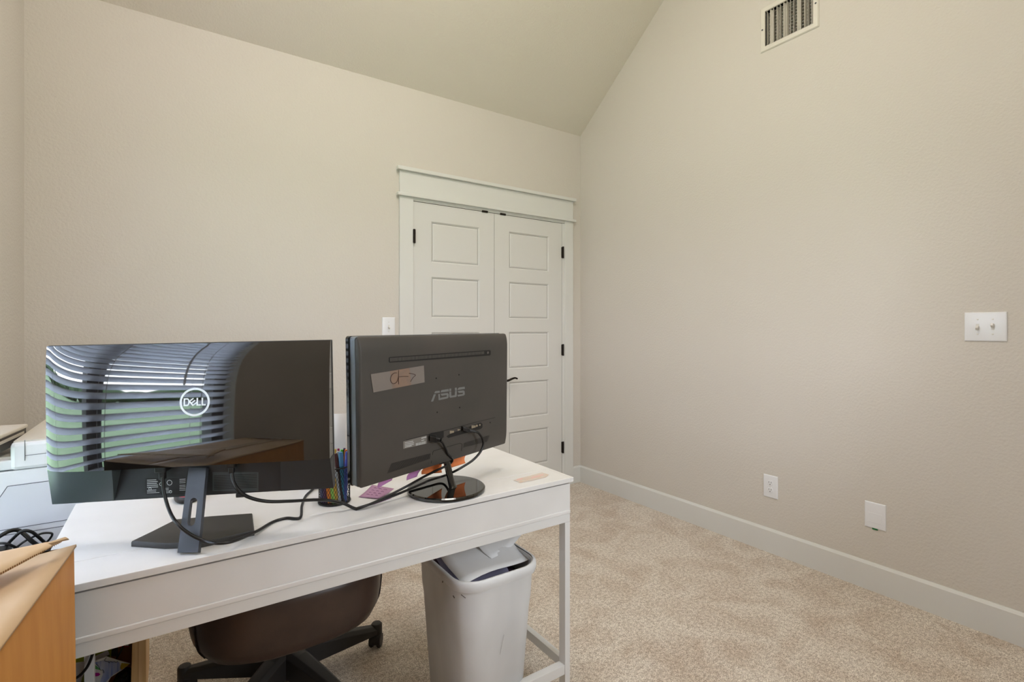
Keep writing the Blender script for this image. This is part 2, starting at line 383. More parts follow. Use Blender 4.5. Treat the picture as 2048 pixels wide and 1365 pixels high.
# outdoors, seen only through the window
struct(MB().box((-140, 60), (-70, 90), (-.5, -.42)).build('ground', 'lawn', smooth=0, origin=(0, 0, -.45)))
m = MB()
for i in range(150):
    y = -75 + i * 1.15 + random.uniform(-.5, .5); x = -66 + random.uniform(-5, 3); h = random.uniform(3.6, 6.4)
    m.lathe((x, y, -.45), [(.5, 0), (1.6 + random.random(), h * .25), (2.1 + random.random(), h * .55), (1.3, h * .85), (.2, h)], 9)
tag(m.build('tree_line', 'tree', smooth=60), 'distant dark green tree line beyond the lawn', 'trees', kind='stuff')

# ------------------------------------------------------------------ wall plates and vent
def plate_back(name, label, cat, c, wd, ht, axis):
    """cover plate; axis 'X' on the right wall (faces -X), 'Y' on the back wall (faces -Y)"""
    if axis == 'X': u, n = V((0, -1, 0)), V((-1, 0, 0))
    else: u, n = V((1, 0, 0)), V((0, -1, 0))
    o = thing(name, c, label, cat)
    a, b = wd / 2, ht / 2
    rings = []
    for d, h in ((0, 0), (0, .003), (.003, .0055), (.010, .007)):
        rings.append([V(c) + u * s * (a - d) + UP * tt * (b - d) + n * h for s, tt in ((-1, -1), (1, -1), (1, 1), (-1, 1))])
    MB().loft(rings).build('cover_plate', 'plate', o, smooth=25)
    return o, V(c), u, n
def screw(o, p, n): MB().lathe(p, [(.0035, 0), (.0032, .0012), (.001, .0016)], 10, axis=n).build('screw', 'plate2', o)
def toggle(o, p, u, n, upw):
    MB().obox(p + n * .007, u, UP, n, (-.0055, .0055), (-.012, .012), (-.001, .0006)).build('toggle_slot', 'plate2', o, smooth=0)
    d = (n * .9 + UP * (.55 if upw else -.55)).normalized(); q = d.cross(u)
    MB().obox(p + n * .005, u, q, d, (-.0042, .0042), (-.006, .006), (0, .018)).build('toggle', 'plate2', o, smooth=0, bevel=.0015)
# double toggle switch on the right wall
a, b = onX(1929.6, 654, XR), onX(2015, 653.4, XR)
o, c, u, n = plate_back('light_switch', 'white double toggle light switch plate on the right wall', 'light switch', (XR, (a.y + b.y) / 2, a.z), abs(a.y - b.y), .118, 'X')
for s, upw in ((-1, False), (1, True)):
    p = c + u * s * .023; toggle(o, p, u, n, upw)
    screw(o, p + UP * .030 + n * .007, n); screw(o, p - UP * .030 + n * .007, n)
# single switch beside the closet doors
a, b = onY(764, 635, YB), onY(789.5, 640, YB)
o, c, u, n = plate_back('light_switch', 'single white toggle light switch left of the closet door casing', 'light switch', ((a.x + b.x) / 2, YB, a.z - .06), b.x - a.x, .12, 'Y')
toggle(o, c, u, n, False)
for s in (1, -1): screw(o, c + UP * s * .030 + n * .007, n)
# duplex outlet
a, b = onX(1527.8, 947.8, XR), onX(1556, 999.8, XR)
o, c, u, n = plate_back('wall_outlet', 'white duplex power outlet low on the right wall', 'outlet', (XR, (a.y + b.y) / 2, (a.z + b.z) / 2), a.y - b.y, a.z - b.z, 'X')
for s in (1, -1):
    p = c + UP * s * .0195 + n * .0068
    r = MB().lathe(p, [(.0168, 0), (.0168, .0014), (.015, .002)], 24, axis=n).build('receptacle', 'plate', o)
    k = MB()
    for du in (-.0063, .0063): k.obox(p, u, UP, n, (du - .0011, du + .0011), (.0005, .0085), (.0018, .0024))
    k.lathe(p - UP * .0075 + n * .0018, [(.0026, 0), (.0026, .0006)], 10, axis=n)
    k.build('contact_slot', 'slot', r, smooth=0)
screw(o, c + n * .007, n)
# blank plate with a green tab
a, b = onX(1730, 1002, XR), onX(1772.3, 1063, XR)
o, c, u, n = plate_back('blank_wall_plate', 'plain white cover plate with a green tab at its bottom edge', 'wall plate', (XR, (a.y + b.y) / 2, (a.z + b.z) / 2), a.y - b.y, a.z - b.z + .004, 'X')
MB().obox(c + n * .006, u, UP, n, (-.028, .028), (-.034, .012), (0, .0022)).build('raised_panel', 'plate', o, smooth=0, bevel=.001)
plabel(MB().obox(c - UP * ((a.z - b.z) / 2), u, UP, n, (-.012, .010), (-.008, .004), (.0005, .004)).build('tab', 'green', o, smooth=0), 'small green plastic tab')
# air vent
o = thing('air_vent', (XR, (VY0 + VY1) / 2, VZ0), 'white metal air vent register high on the right gable wall', 'air vent')
m = MB()
def fr_ring(d, h): return [V((XR - h, y, z)) for y, z in ((VY0 + d, VZ0 + d), (VY1 - d, VZ0 + d), (VY1 - d, VZ1 - d), (VY0 + d, VZ1 - d))]
m.loft([fr_ring(fr + .004, -.03), fr_ring(0, -.002), fr_ring(0, .003), fr_ring(.005, .008), fr_ring(fr - .003, .009), fr_ring(fr, .006), fr_ring(fr, -.03)], caps=False)
m.build('frame', 'vent', o, smooth=0)
MB().box((XR + .09, XR + .10), (hy0 - .01, hy1 + .01), (hz0 - .01, hz1 + .01)).build('duct', 'duct', o, smooth=0)
nv = 14
for i in range(nv):
    y = hy0 + (i + .5) * (hy1 - hy0) / nv; ang = math.radians([-22, 4, -6, 12, -26, 8, 16, -2][i % 8])
    d = V((math.cos(ang), math.sin(ang), 0)); q = V((-d.y, d.x, 0))
    MB().obox((XR - .002, y, 0), d, q, UP, (0, .022), (-.0007, .0007), (hz0, hz1)).build('vane', 'vent', o, smooth=0)
for i in range(11):
    z = hz0 + (i + .5) * (hz1 - hz0) / 11; MB().box((XR + .035, XR + .055), (hy0, hy1), (z - .001, z + .001)).build('rear_blade', 'vent', o, smooth=0)
for y in (VY0 + fr / 2, VY1 - fr / 2):
    MB().lathe((XR - .009, y, (VZ0 + VZ1) / 2), [(.005, 0), (.004, .002)], 10, axis=(-1, 0, 0)).build('screw', 'seam', o)

# ================================================================== DESK
ZD = .745
p = onz(1147.5, 955, ZD); DX1, DY0 = p.x, p.y
DX0, DY1 = -.222, DY0 + .585
TH = .015
o = desk = thing('desk', ((DX0 + DX1) / 2, (DY0 + DY1) / 2, 0), 'white laminate office desk holding two monitors', 'desk')
lidY = DY0 + .125
m = MB().box((DX0, DX1), (lidY + .0012, DY1), (ZD - TH, ZD)).box((DX0, DX0 + .012), (DY0, lidY), (ZD - TH, ZD)).box((DX1 - .012, DX1), (DY0, lidY), (ZD - TH, ZD))
m.build('tabletop', 'desk', o, smooth=0, bevel=.0012)
MB().box((DX0 + .012, DX1 - .012), (DY0, lidY), (ZD - TH, ZD)).build('cable_lid', 'desk', o, smooth=0, bevel=.0012)
zp = ZD - TH - .0056
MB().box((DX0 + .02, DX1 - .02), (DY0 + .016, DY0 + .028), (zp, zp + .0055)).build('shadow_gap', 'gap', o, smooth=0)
PX0, PX1, PY = DX0 + .008, DX1 - .010, DY0 + .007
m = MB().box((PX0, PX1), (PY, PY + .014), (ZD - .106, zp)); m.build('back_panel', 'desk', o, smooth=0, bevel=.0008)
m = MB().box((PX0, PX1), (PY - .003, PY + .012), (ZD - .118, ZD - .106)); m.build('panel_edge_strip', 'desk', o, smooth=0, bevel=.002)
m = MB().box((PX0, PX1), (PY, PY + .022), (ZD - .146, ZD - .1188)); m.build('apron_rail', 'deskm', o, smooth=0, bevel=.001)
# drawer box behind: bottom board
MB().box((PX0 + .01, PX1 - .01), (PY + .022, DY1 - .01), (ZD - .120, ZD - .112)).build('underside_board', 'desk', o, smooth=0)
nd = 2
for i in range(nd):
    x0 = PX0 + .03 + i * (PX1 - PX0 - .06) / nd; x1 = x0 + (PX1 - PX0 - .06) / nd - .006
    MB().box((x0, x1), (DY1 - .022, DY1 - .006), (ZD - .11, ZD - .018)).build('drawer', 'desk', o, smooth=0, bevel=.001)
LW, LD = .021, .031
xlg = onY(168, 1310, DY1 - LD - .004).x
for x0 in (xlg, PX1 - LW):
    for y0 in (PY, DY1 - LD - .004):
        MB().box((x0, x0 + LW), (y0, y0 + LD), (0, ZD - .1465)).build('leg', 'deskm', o, smooth=0, bevel=.001)
    MB().box((x0, x0 + LW), (PY + LD, DY1 - LD - .004), (.112, .143)).build('side_rail', 'deskm', o, smooth=0, bevel=.001)
    MB().box((x0, x0 + LW), (PY + LD, DY1 - LD - .004), (ZD - .146, ZD - .121)).build('side_rail', 'deskm', o, smooth=0, bevel=.001)
MB().box((xlg + LW, PX1 - LW), (PY + .002, PY + LD - .002), (.100, .131)).build('foot_rail', 'deskm', o, smooth=0, bevel=.001)
sp = [onz(*q, ZD + .0006) for q in ((1026, 961), (1084, 945.5), (1098, 950), (1092, 955), (1062, 962), (1040, 966.5), (1034, 963.5))]
s = MB(); s.add(sp, [tuple(range(len(sp)))]); s = plabel(s.build('sticker', 'stick', o, smooth=0), 'faded torn pink sticker residue')
MB().add([onz(*q, ZD + .0009) for q in ((1034, 958.5), (1046, 955.5), (1044, 959.5), (1034, 962))], [(0, 1, 2, 3)]).build('colour_patch', 'stickp', s, smooth=0)
MB().add([onz(*q, ZD + .0009) for q in ((1062, 955), (1088, 948), (1086, 951.5), (1063, 958.5))], [(0, 1, 2, 3)]).build('colour_patch', 'stickp', s, smooth=0)

# ================================================================== GLOSSY MONITOR (left)
DO = V((-.220, 1.525, .840)); DU = V((.547, -.271, .0115)); DV = V((-.0095, -.0115, .357)); DW_, DH_ = DU.length, DV.length
du, dv = DU.normalized(), DV.normalized(); dw = du.cross(dv).normalized()     # dw points to the camera
def D(a, b, c): return DO + du * a + dv * b + dw * c
def dpx(x, y, c=0):   # pixel -> (a, b) on the plane c
    p = onpl(x, y, DO + dw * c, dw) - DO - dw * c
    uu, uv, vv = 1.0, du.dot(dv), 1.0; A, B = p.dot(du), p.dot(dv); det = uu * vv - uv * uv
    return (A * vv - B * uv) / det, (B * uu - A * uv) / det
B0 = .081
def dc(a, b):
    t_ = (b - B0) / (DH_ - B0); s = abs(2 * a / DW_ - 1)
    c = .046 - .0245 * t_ - .014 * t_ ** 6 - .0045 * (1 - t_) ** 5
    k = .62 if a < DW_ / 2 else .10; s = min(s, 1)
    return max(.0015, c * (1 - k * s ** 9))
o = dell = thing('monitor', D(DW_ / 2, 0, 0) * 1, 'wide monitor with glossy black back mirroring window blinds, on a grey angular stand', 'monitor', None)
# front slab with screen
MB().obox(DO, du, dv, dw, (0, DW_), (0, DH_), (-.012, 0)).build('bezel', 'dmatte', o, smooth=0, bevel=.002)
MB().obox(DO, du, dv, dw, (.006, DW_ - .006), (.02, DH_ - .006), (-.0126, -.0118)).build('screen', 'screen', o, smooth=0)
m = MB(); NU, NV = 72, 44
def dwarp(t): return t
m.grid(lambda i, j: D(.001 + i * (DW_ - .002), B0 + j * (DH_ - .001 - B0), dc(.001 + i * (DW_ - .002), B0 + j * (DH_ - .001 - B0))), NU, NV)
for (x, rng) in ((.001, 0), (DW_ - .001, 1)):
    pts = [(x, B0 + j * (DH_ - .001 - B0) / NV) for j in range(NV + 1)]
    for q, r in zip(pts, pts[1:]): m.quad(D(q[0], q[1], 0), D(r[0], r[1], 0), D(r[0], r[1], dc(*r)), D(q[0], q[1], dc(*q)))
pts = [(.001 + i * (DW_ - .002) / NU, DH_ - .001) for i in range(NU + 1)]
for q, r in zip(pts, pts[1:]): m.quad(D(q[0], q[1], 0), D(r[0], r[1], 0), D(r[0], r[1], dc(*r)), D(q[0], q[1], dc(*q)))
m.build('back_cover', 'gloss', o, smooth=60)
# lower band: two sloped ends and a recessed port bay
xa, xb = dpx(227, 1004, .008)[0], dpx(561, 977, .008)[0]
xat, xbt = dpx(222, 936, .043)[0], dpx(560, 915, .043)[0]
def band(x0, x1, t0, t1):
    n = 10; m = MB()
    def S(i, j):
        x = (t0 + i * (t1 - t0)) * (1 - j) + (x0 + i * (x1 - x0)) * j
        ct = dc(min(max(t0 + i * (t1 - t0), .001), DW_ - .001), B0) - .0006
        return D(x, B0 * (1 - j), ct * (1 - j) + .006 * j)
    m.grid(S, n, 4)
    for i, x, t_ in ((0, x0, t0), (1, x1, t1)):
        m.quad(*([S(i, j / 4) for j in range(5)] + [D(x, 0, 0), D(t_, B0, 0)]))
    m.quad(D(x0, 0, 0), D(x1, 0, 0), D(x1, 0, .006), D(x0, 0, .006))
    return m
band(.0005, xa, .0005, xat).build('lower_band', 'dmatte2', o, smooth=25)  # left end uses the lawn-tinted copy, its reflection painted in
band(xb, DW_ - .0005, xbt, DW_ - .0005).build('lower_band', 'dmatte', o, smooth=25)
m = MB(); n = 24
m.grid(lambda i, j: D(xat + i * (xbt - xat), B0, .004 + j * (dc(xat + i * (xbt - xat), B0) - .0045)), n, 1)
m.grid(lambda i, j: D(xat + i * (xbt - xat) if j < .01 else min(xa, xat) + i * (max(xb, xbt) - min(xa, xat)), B0 * (1 - j), .005), 2, 2)
m.quad(D(xa, 0, 0), D(xb, 0, 0), D(xb, 0, .005), D(xa, 0, .005))
bay = m.build('port_bay', 'dmatte', o, smooth=25)
# ring logo with lettering, laid on the curved cover
la, lb = dpx(391, 804, .03)
def DS(a, b, h=.0006): return D(a, b, dc(a, b) + h)
R1, R2 = .0318, .0272
m = MB(); n = 64
vs = []
for k in range(n):
    ca, sa = math.cos(2 * math.pi * k / n), math.sin(2 * math.pi * k / n)
    vs += [DS(la + ca * R1, lb + sa * R1), DS(la + ca * R2, lb + sa * R2)]
m.add(vs, [(2 * k, (2 * k + 2) % (2 * n), (2 * k + 3) % (2 * n), 2 * k + 1) for k in range(n)])
lg = m.build('ring_logo', 'logo', o, smooth=60)
def glyphs(m, polys, ox, oy, sx, sy, fn):
    for poly in polys: m.add([fn(ox + x * sx, oy + y * sy) for x, y in poly], [tuple(range(len(poly)))])
m = MB()
bow = [(.30 + .22 * math.cos(t), .5 + .5 * math.sin(t)) for t in [math.pi / 2 - k * math.pi / 10 for k in range(11)]]
bowi = [(.30 + .10 * math.cos(t), .5 + .32 * math.sin(t)) for t in [math.pi / 2 - k * math.pi / 10 for k in range(11)]]
Dl = [[(0, 0), (.13, 0), (.13, 1), (0, 1)], [(.13, .82), (.30, .82), (.30, 1), (.13, 1)], [(.13, 0), (.30, 0), (.30, .18), (.13, .18)]]
Dl += [[bow[k], bow[k + 1], bowi[k + 1], bowi[k]] for k in range(10)]
def _e(p, q, p2, q2):    # bars of the tilted E in its own axes (millimetres)
    ca, sa = math.cos(math.radians(38)), math.sin(math.radians(38))
    return [(.80 + (x * ca - y * sa) / 24.7, .5 + (x * sa + y * ca) / 17.5) for x, y in ((p, q), (p2, q), (p2, q2), (p, q2))]
El = [_e(-6.2, -7.2, -3.3, 7.2), _e(-3.3, -7.2, 5.8, -4.6), _e(-3.3, -1.3, 5.8, 1.3), _e(-3.3, 4.6, 5.8, 7.2)]
L1 = [[(1.10, 0), (1.23, 0), (1.23, 1), (1.10, 1)], [(1.23, 0), (1.47, 0), (1.47, .18), (1.23, .18)]]
L2 = [[(x + .43, y) for x, y in q] for q in L1]
glyphs(m, Dl + El + L1 + L2, la - .0235, lb - .0085, .0247, .0175, DS)
m.build('lettering', 'logo', lg, smooth=0)
# rating label in the bay, plugs, button nub, lock slot
def dquad(name, m_, p, x0, y0, x1, y1, c=.0056, par=None):
    q = [D(*dpx(x, y, c), c) for x, y in ((x0, y0), (x1, y0), (x1, y1), (x0, y1))]
    return MB().add(q, [(3, 2, 1, 0)]).build(name, m_, par or p, smooth=0)
lab = dquad('rating_label', 'lab', bay, 291, 957, 371, 990)
m = MB()
def dash(x, y, L, h=1.2, c=.006): m.add([D(*dpx(a, b, c), c) for a, b in ((x, y), (x, y + h), (x + L, y + h - L * .05), (x + L, y - L * .05))], [(0, 1, 2, 3)])
random.seed(3)
for i in range(5): dash(294, 960.5 + i * 3.6, random.uniform(16, 26))
for i in range(3): dash(294, 981 + i * 2.7, random.uniform(18, 26), .8)
for i in range(4): dash(328, 977 + i * 3, random.uniform(8, 14), .9)
for i in range(3): dash(359, 959 + i * 3.5, 12, 1)
for i in range(4): dash(359, 971 + i * 3.3, 12, 1)
for cxp, cyp, rp in ((339, 966, 5.5), (322, 969, 3.5), (300, 978.5, 3), (341, 984, 3)):
    for k in range(12):
        a0, a1 = 2 * math.pi * k / 12, 2 * math.pi * (k + 1) / 12
        m.add([D(*dpx(cxp + rr * math.cos(t), cyp + rr * math.sin(t), .006), .006) for rr, t in ((rp, a0), (rp, a1), (rp - 1, a1), (rp - 1, a0))], [(3, 2, 1, 0)])
o_lab = M['labw']; lp = MB(); lp.v, lp.f = m.v, m.f
bay2 = lp.build('label_print', 'labw', bay, smooth=0)
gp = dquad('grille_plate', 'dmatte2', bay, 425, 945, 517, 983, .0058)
m = MB()
for i in range(9):
    y0 = 952 + i * 3.3
    m.add([D(*dpx(a, b, .0064), .0064) for a, b in ((428, y0), (428, y0 + 1.2), (514, y0 - 2.5), (514, y0 - 3.7))], [(0, 1, 2, 3)])
m.build('grille_line', 'lab', bay, smooth=0)
q = dpx(481, 986, .004)
MB().obox(D(q[0], 0, .002), du, dv, dw, (-.009, .009), (-.009, .001), (-.004, .008)).build('control_nub', 'dmatte', o, smooth=0, bevel=.002)
q = dpx(206, 950, .03)
MB().obox(D(q[0], q[1] - .003, dc(q[0], B0) * .72), du, dv, dw, (-.002, .002), (-.0045, .0045), (-.006, .0015)).build('lock_slot', 'slot', o, smooth=0)
# neck: slotted plate leaning from the foot into the bay
bl_, br_ = onz(354.7, 1099.5, ZD + .0135), onz(396, 1099, ZD + .0135)
bl_.z = br_.z = ZD + .006
nb = (bl_ + br_) / 2
tl_, tr_ = D(*dpx(376.5, 938, .012), .012), D(*dpx(413.5, 934, .012), .012)
nu = (br_ - bl_).normalized()
nl = ((tl_ + tr_) / 2 - nb); nlen = nl.length; nd_ = nl.normalized(); nn = nu.cross(nd_).normalized()   # toward the camera
bw2, tw2 = (br_ - bl_).length / 2, (tr_ - tl_).length / 2
def NP(s, t_, c): return nb + nd_ * (t_ * nlen) + nu * s + nn * c
def half(t_): return bw2 + (tw2 - bw2) * t_
s0, s1, sw = .30, .63, .0082
inner = []
for k in range(9): a = math.pi * k / 8; inner.append((sw * math.cos(a), s1 - sw / nlen * (1 - math.sin(a))))
for k in range(9): a = math.pi + math.pi * k / 8; inner.append((sw * math.cos(a), s0 + sw / nlen * (1 + math.sin(a))))
outer = []
for s_, t_ in inner:
    pass
outer = [(half(t_) * (1 if s_ > 0 else -1), t_) for s_, t_ in inner]
def ring(lst, c): return [NP(s_, t_, c) for s_, t_ in lst]
# outer path: right side up, top, left side down, bottom (18 points matching the slot ring)
outer = [(half(.63 + .37 * k / 2), .63 + .37 * k / 2) for k in range(3)] + [(half(1) * (1 - k / 2), 1) for k in range(1, 4)] + [(-half(1), 1), (-half(.8), .8), (-half(.63), .63)]
outer += [(-half(.3), .3), (-half(.15), .15), (-half(0), 0)] + [(half(0) * (-1 + k / 2), 0) for k in range(1, 4)] + [(half(0), 0), (half(.15), .15), (half(.3), .3)]
m = MB(); th = .011
A, Bq, C_, Dq = ring(outer, 0), ring(inner, 0), ring(outer, -th), ring(inner, -th)
N = 18; m.add(A + Bq + C_ + Dq, [])
for k in range(N):
    j = (k + 1) % N
    m.f += [(k, j, N + j, N + k), (2 * N + j, 2 * N + k, 3 * N + k, 3 * N + j), (j, k, 2 * N + k, 2 * N + j), (N + k, N + j, 3 * N + j, 3 * N + k)]
m.build('stand_neck', 'dneck', o, smooth=25)
# angular foot
bt_ = ZD + .0005
ft = [onz(x, y, ZD + .013) for x, y in ((262.5, 1083), (300, 1065), (352, 1039), (420, 1033), (505, 1027), (509, 1061), (440, 1077), (402, 1085), (330, 1087.5))]
cen = sum(ft, V((0, 0, 0))) / len(ft)
lo = [V((p.x, p.y, bt_)) for p in ft]; hi = [cen + (p - cen) * .985 for p in ft]; mid = [V((p.x, p.y, ZD + .010)) for p in ft]
MB().loft([lo[::-1], mid[::-1], [V((p.x, p.y, ZD + .013)) for p in hi][::-1]]).build('stand_foot', 'dbase', o, smooth=25)

# ================================================================== SECOND MONITOR (right, matte dark back)
AU = V((.590, .209, .0035)); AO = V((.374, 1.270, .836)) + AU * .014; AU = AU * .969; AV = V((-.0126, -.025, .380)); AW_, AH_ = AU.length, AV.length
au, av = AU.normalized(), AV.normalized(); aw = au.cross(av).normalized()
def A3(a, b, c): return AO + au * a + av * b + aw * c
def apx(x, y, c=0):
    p = onpl(x, y, AO + aw * c, aw) - AO - aw * c
    uv = au.dot(av); A, B = p.dot(au), p.dot(av); det = 1 - uv * uv
    return (A - B * uv) / det, (B - A * uv) / det
AC = .022
def ac(a, b):
    e1 = min(a, AW_ - a) ; e2 = AH_ - b; e3 = b
    def q(e_, w_): return 1 - max(0, 1 - e_ / w_) ** 2
    return .008 + (AC - .008) * q(max(e1, 0), .006) ** .5 * q(max(e2, 0), .045) ** .5 * (.5 + .5 * q(max(e3, 0), .05))
o = asus = thing('monitor', A3(AW_ / 2, 0, 0), 'monitor with matte dark grey back and brown tape label, on a round glossy foot', 'monitor')
def rr_outline(a0, a1, b0, b1, r, c, n=5):
    out = []
    for cx, cy, st in ((a1 - r, b0 + r, -90), (a1 - r, b1 - r, 0), (a0 + r, b1 - r, 90), (a0 + r, b0 + r, 180)):
        for k in range(n + 1):
            t_ = math.radians(st + 90 * k / n); out.append(A3(cx + r * math.cos(t_), cy + r * math.sin(t_), c))
    return out
MB().loft([rr_outline(-.004, AW_, 0, AH_, .008, -.024), rr_outline(-.004, AW_, 0, AH_, .008, -.0135)]).build('bezel', 'agloss', o, smooth=30)
MB().obox(AO, au, av, aw, (.012, AW_ - .012), (.03, AH_ - .012), (-.0246, -.0238)).build('screen', 'screen', o, smooth=0)
MB().loft([rr_outline(.000, AW_ - .001, .001, AH_ - .001, .008, -.0134), rr_outline(-.001, AW_ - .001, .001, AH_ - .001, .008, .0080)]).build('side_trim', 'aside', o, smooth=30)
m = MB(); NA, NB_ = 60, 44
def agrid(i, j):
    # denser near the edges
    f = lambda t_: .5 - .5 * math.cos(math.pi * t_)
    a = f(i) * AW_; b = f(j) * AH_
    r = .010  # rounded corners
    ca, cb = min(max(a, r), AW_ - r), min(max(b, r), AH_ - r); dx, dy = a - ca, b - cb; L = math.hypot(dx, dy)
    if dx and dy and L > r: a, b = ca + dx * r / L, cb + dy * r / L
    return A3(a, b, .0004 + ac(a, b))
m.grid(agrid, NA, NB_)
m.build('back_cover', 'aback', o, smooth=60)
def AS(x, y, h=.0006, c=AC):
    a, b = apx(x, y, c); return A3(a, b, .0004 + ac(a, b) + h)
def aquads(name, m_, polys, par, h=.0006):
    m = MB()
    for q in polys: m.add([AS(x, y, h) for x, y in q], [tuple(range(len(q)))])
    return m.build(name, m_, par, smooth=0)
def lerp2(p, q, t_): return (p[0] + (q[0] - p[0]) * t_, p[1] + (q[1] - p[1]) * t_)
def ribs(q, n, duty=.5):   # q = TL TR BR BL in pixels -> n slim upright bars
    return [[lerp2(q[0], q[1], (k + .0) / n), lerp2(q[0], q[1], (k + duty) / n), lerp2(q[3], q[2], (k + duty) / n), lerp2(q[3], q[2], k / n)] for k in range(n)]
# top vent slot
sl = aquads('top_vent', 'vslot', [[(777, 716), (779, 714.5), (979, 700.5), (981, 702), (981, 709.5), (979, 711.5), (779, 726), (777, 724.5)]], o)
aquads('vent_rib', 'vrib', ribs([(780, 716.5), (969, 703), (969, 708.5), (780, 723.5)], 66, .42), sl, .001)
m = MB(); p = AS(975, 705.7, .0006); m.lathe(p, [(.004, 0), (.004, .0012), (.002, .0012)], 10, axis=aw); m.build('screw', 'vrib', sl)
# lower vents
lv = aquads('lower_vent', 'vslot', ribs([(783, 927), (862, 907), (861, 918), (775.5, 948)], 34, .5), o)
aquads('lower_vent', 'vslot', ribs([(928, 886.5), (979.5, 870.5), (975, 884), (927, 895.5)], 30, .4), o)
# ports bay and sockets
bayp = [(892.5, 873), (900, 868), (955, 847.5), (961, 845.5), (964.5, 848.5), (964.5, 855), (961, 858.5), (925, 868.5), (896, 876.5)]
pb = aquads('port_bay', 'vslot', [bayp], o)
def hexport(cx, cy, w_, h_, sk=-.30):
    return [[(cx - w_, cy - h_ - sk * w_ * -1), (cx + w_, cy - h_ + sk * w_), (cx + w_, cy + h_ + sk * w_), (cx - w_, cy + h_ - sk * w_)]]
aquads('port_socket', 'port', hexport(903, 865, 4.2, 1.8), pb, .0012); aquads('port_socket', 'port', hexport(917, 860.5, 2.6, 1.2), pb, .0012)
aquads('port_socket', 'port', hexport(946.5, 854.5, 4.2, 1.9), pb, .0012)
aquads('port_socket', 'port', hexport(953, 852.2, 1.7, 1.7), pb, .0012)
aquads('port_socket', 'port', hexport(959, 850.5, 1.2, 1.5), pb, .0012)
aquads('power_socket', 'vslot', [[(857, 869.5), (862, 866.5), (886, 862.3), (887, 863.5), (887, 874.5), (885, 877), (860, 884), (858, 882)]], o)
aquads('seam_line', 'vslot', [[(812, 880), (905, 857), (945, 846), (990, 835), (990, 835.8), (945, 847), (905, 858.2), (812, 881.2)]], o)
aquads('hinge_cover', 'vslot', [[(865, 904), (866.5, 901.8), (920, 886.3), (924, 888.5), (924, 903), (923, 903), (923, 889), (920, 887.3), (867, 902.8), (866, 905)], [(865, 904), (866, 905), (864.5, 928), (863.5, 928)]], o)
lb_ = aquads('rating_label', 'labg', [[(806, 883.5), (853, 871), (853, 887.5), (806, 898.5)]], o)
random.seed(5)
pr = []
for i in range(4): pr.append([(809, 885.6 + i * 3), (809 + random.uniform(12, 19), 882 + i * 3), (809 + random.uniform(12, 19), 883.2 + i * 3), (809, 886.8 + i * 3)])
for i in range(16):
    x = 831 + i * 1.25; y = 887 - i * .28; pr.append([(x, y), (x + random.uniform(.4, .9), y - .2), (x + .8, y + 5), (x, y + 5.2)])
pr += [[(842, 876), (852, 873.4), (852, 875.4), (842, 878)], [(842, 881), (848, 879.4), (848, 881), (842, 882.6)]]
aquads('label_print', 'labw', pr, lb_, .001)
# wall mount screw holes
for x, y in ((872, 757), (917.5, 750), (919, 815.5), (874, 825), (980, 845.5)): MB().lathe(AS(x, y, .0003), [(.0024, 0), (.0024, .0006)], 10, axis=aw).build('mount_hole', 'slot', o)
# lettering
def W_(q): return [(840 + x / 17.067, 760 + y / 17.067) for x, y in q]
let = [W_(q) for q in (
    [(590, 380), (665, 375), (665, 440), (480, 470), (500, 405), (530, 385)], [(460, 500), (535, 490), (440, 740), (365, 745)],
    [(610, 490), (668, 483), (680, 690), (625, 695)],
    [(720, 355), (965, 315), (975, 395), (690, 432)], [(690, 480), (930, 450), (970, 490), (965, 600), (930, 635), (680, 690), (680, 620), (900, 575), (905, 520), (730, 545)],
    [(990, 305), (1055, 300), (1055, 385), (990, 395)], [(990, 410), (1055, 402), (1060, 545), (1180, 525), (1190, 560), (1225, 585), (1020, 615), (990, 580)], [(1180, 275), (1245, 268), (1250, 365), (1185, 372)], [(1185, 385), (1248, 378), (1245, 560), (1215, 590), (1175, 560)],
    [(1330, 262), (1515, 235), (1525, 310), (1270, 350), (1290, 290)], [(1275, 385), (1480, 362), (1515, 400), (1520, 500), (1490, 535), (1290, 575), (1265, 515), (1450, 485), (1455, 440), (1310, 450)])]
aquads('brand_lettering', 'alogo', let, o, .0007)
# paper tape with handwriting
tp = aquads('tape_label', 'tape', [[(740.5, 749), (847, 731.5), (848.5, 765), (746, 785.5)]], o, .0009)
for q_ in ([(740.5, 749), (779, 742.7), (784, 778), (746, 785.5)], [(818, 736.2), (847, 731.5), (848.5, 765), (822, 770.3)]): aquads('tape_end', 'tapesh', [q_], tp, .0012)
m = MB()
def ZP(q): return [AS(690 + x / 8.533, 660 + y / 8.533, .0018) for x, y in q]
for st in ([(875, 735), (830, 740), (785, 780), (768, 850), (790, 905), (835, 918), (880, 880), (905, 800)], [(910, 690), (906, 780), (908, 930)], [(905, 805), (980, 795), (1072, 797)], [(1085, 742), (1150, 752), (1195, 775), (1150, 820), (1110, 885)]):
    m.tube(ZP(st), .0007, 5, 5)
m.build('handwriting', 'ink', tp)
# stand: hinge, neck, round foot
DZ = ZD + .0005
fc = onz(893, 976, ZD + .008); fc = V((fc.x, fc.y, DZ))
m = MB().lathe(fc, [(.112, 0), (.117, .003), (.117, .009), (.113, .012), (.02, .0125)], 72)
m.build('stand_foot', 'agloss', o, smooth=35)
nb0 = onz(905, 975, ZD + .012); nt0 = A3(*apx(893, 922, .004), .004)
m = MB().tube([nb0 - UP * .003, nb0 + UP * .002, nb0 * .93 + nt0 * .07, nb0 * .6 + nt0 * .4, nt0], lambda t_: .0215 - .009 * min(t_ * 3, 1) , 24, 6, flat=.8)
m.build('stand_neck', 'agloss', o, smooth=50)
MB().tube([A3(*apx(880, 924, -.002), -.002), A3(*apx(903, 917.5, -.002), -.002)], .0085, 14, 0).build('hinge', 'agloss', o)

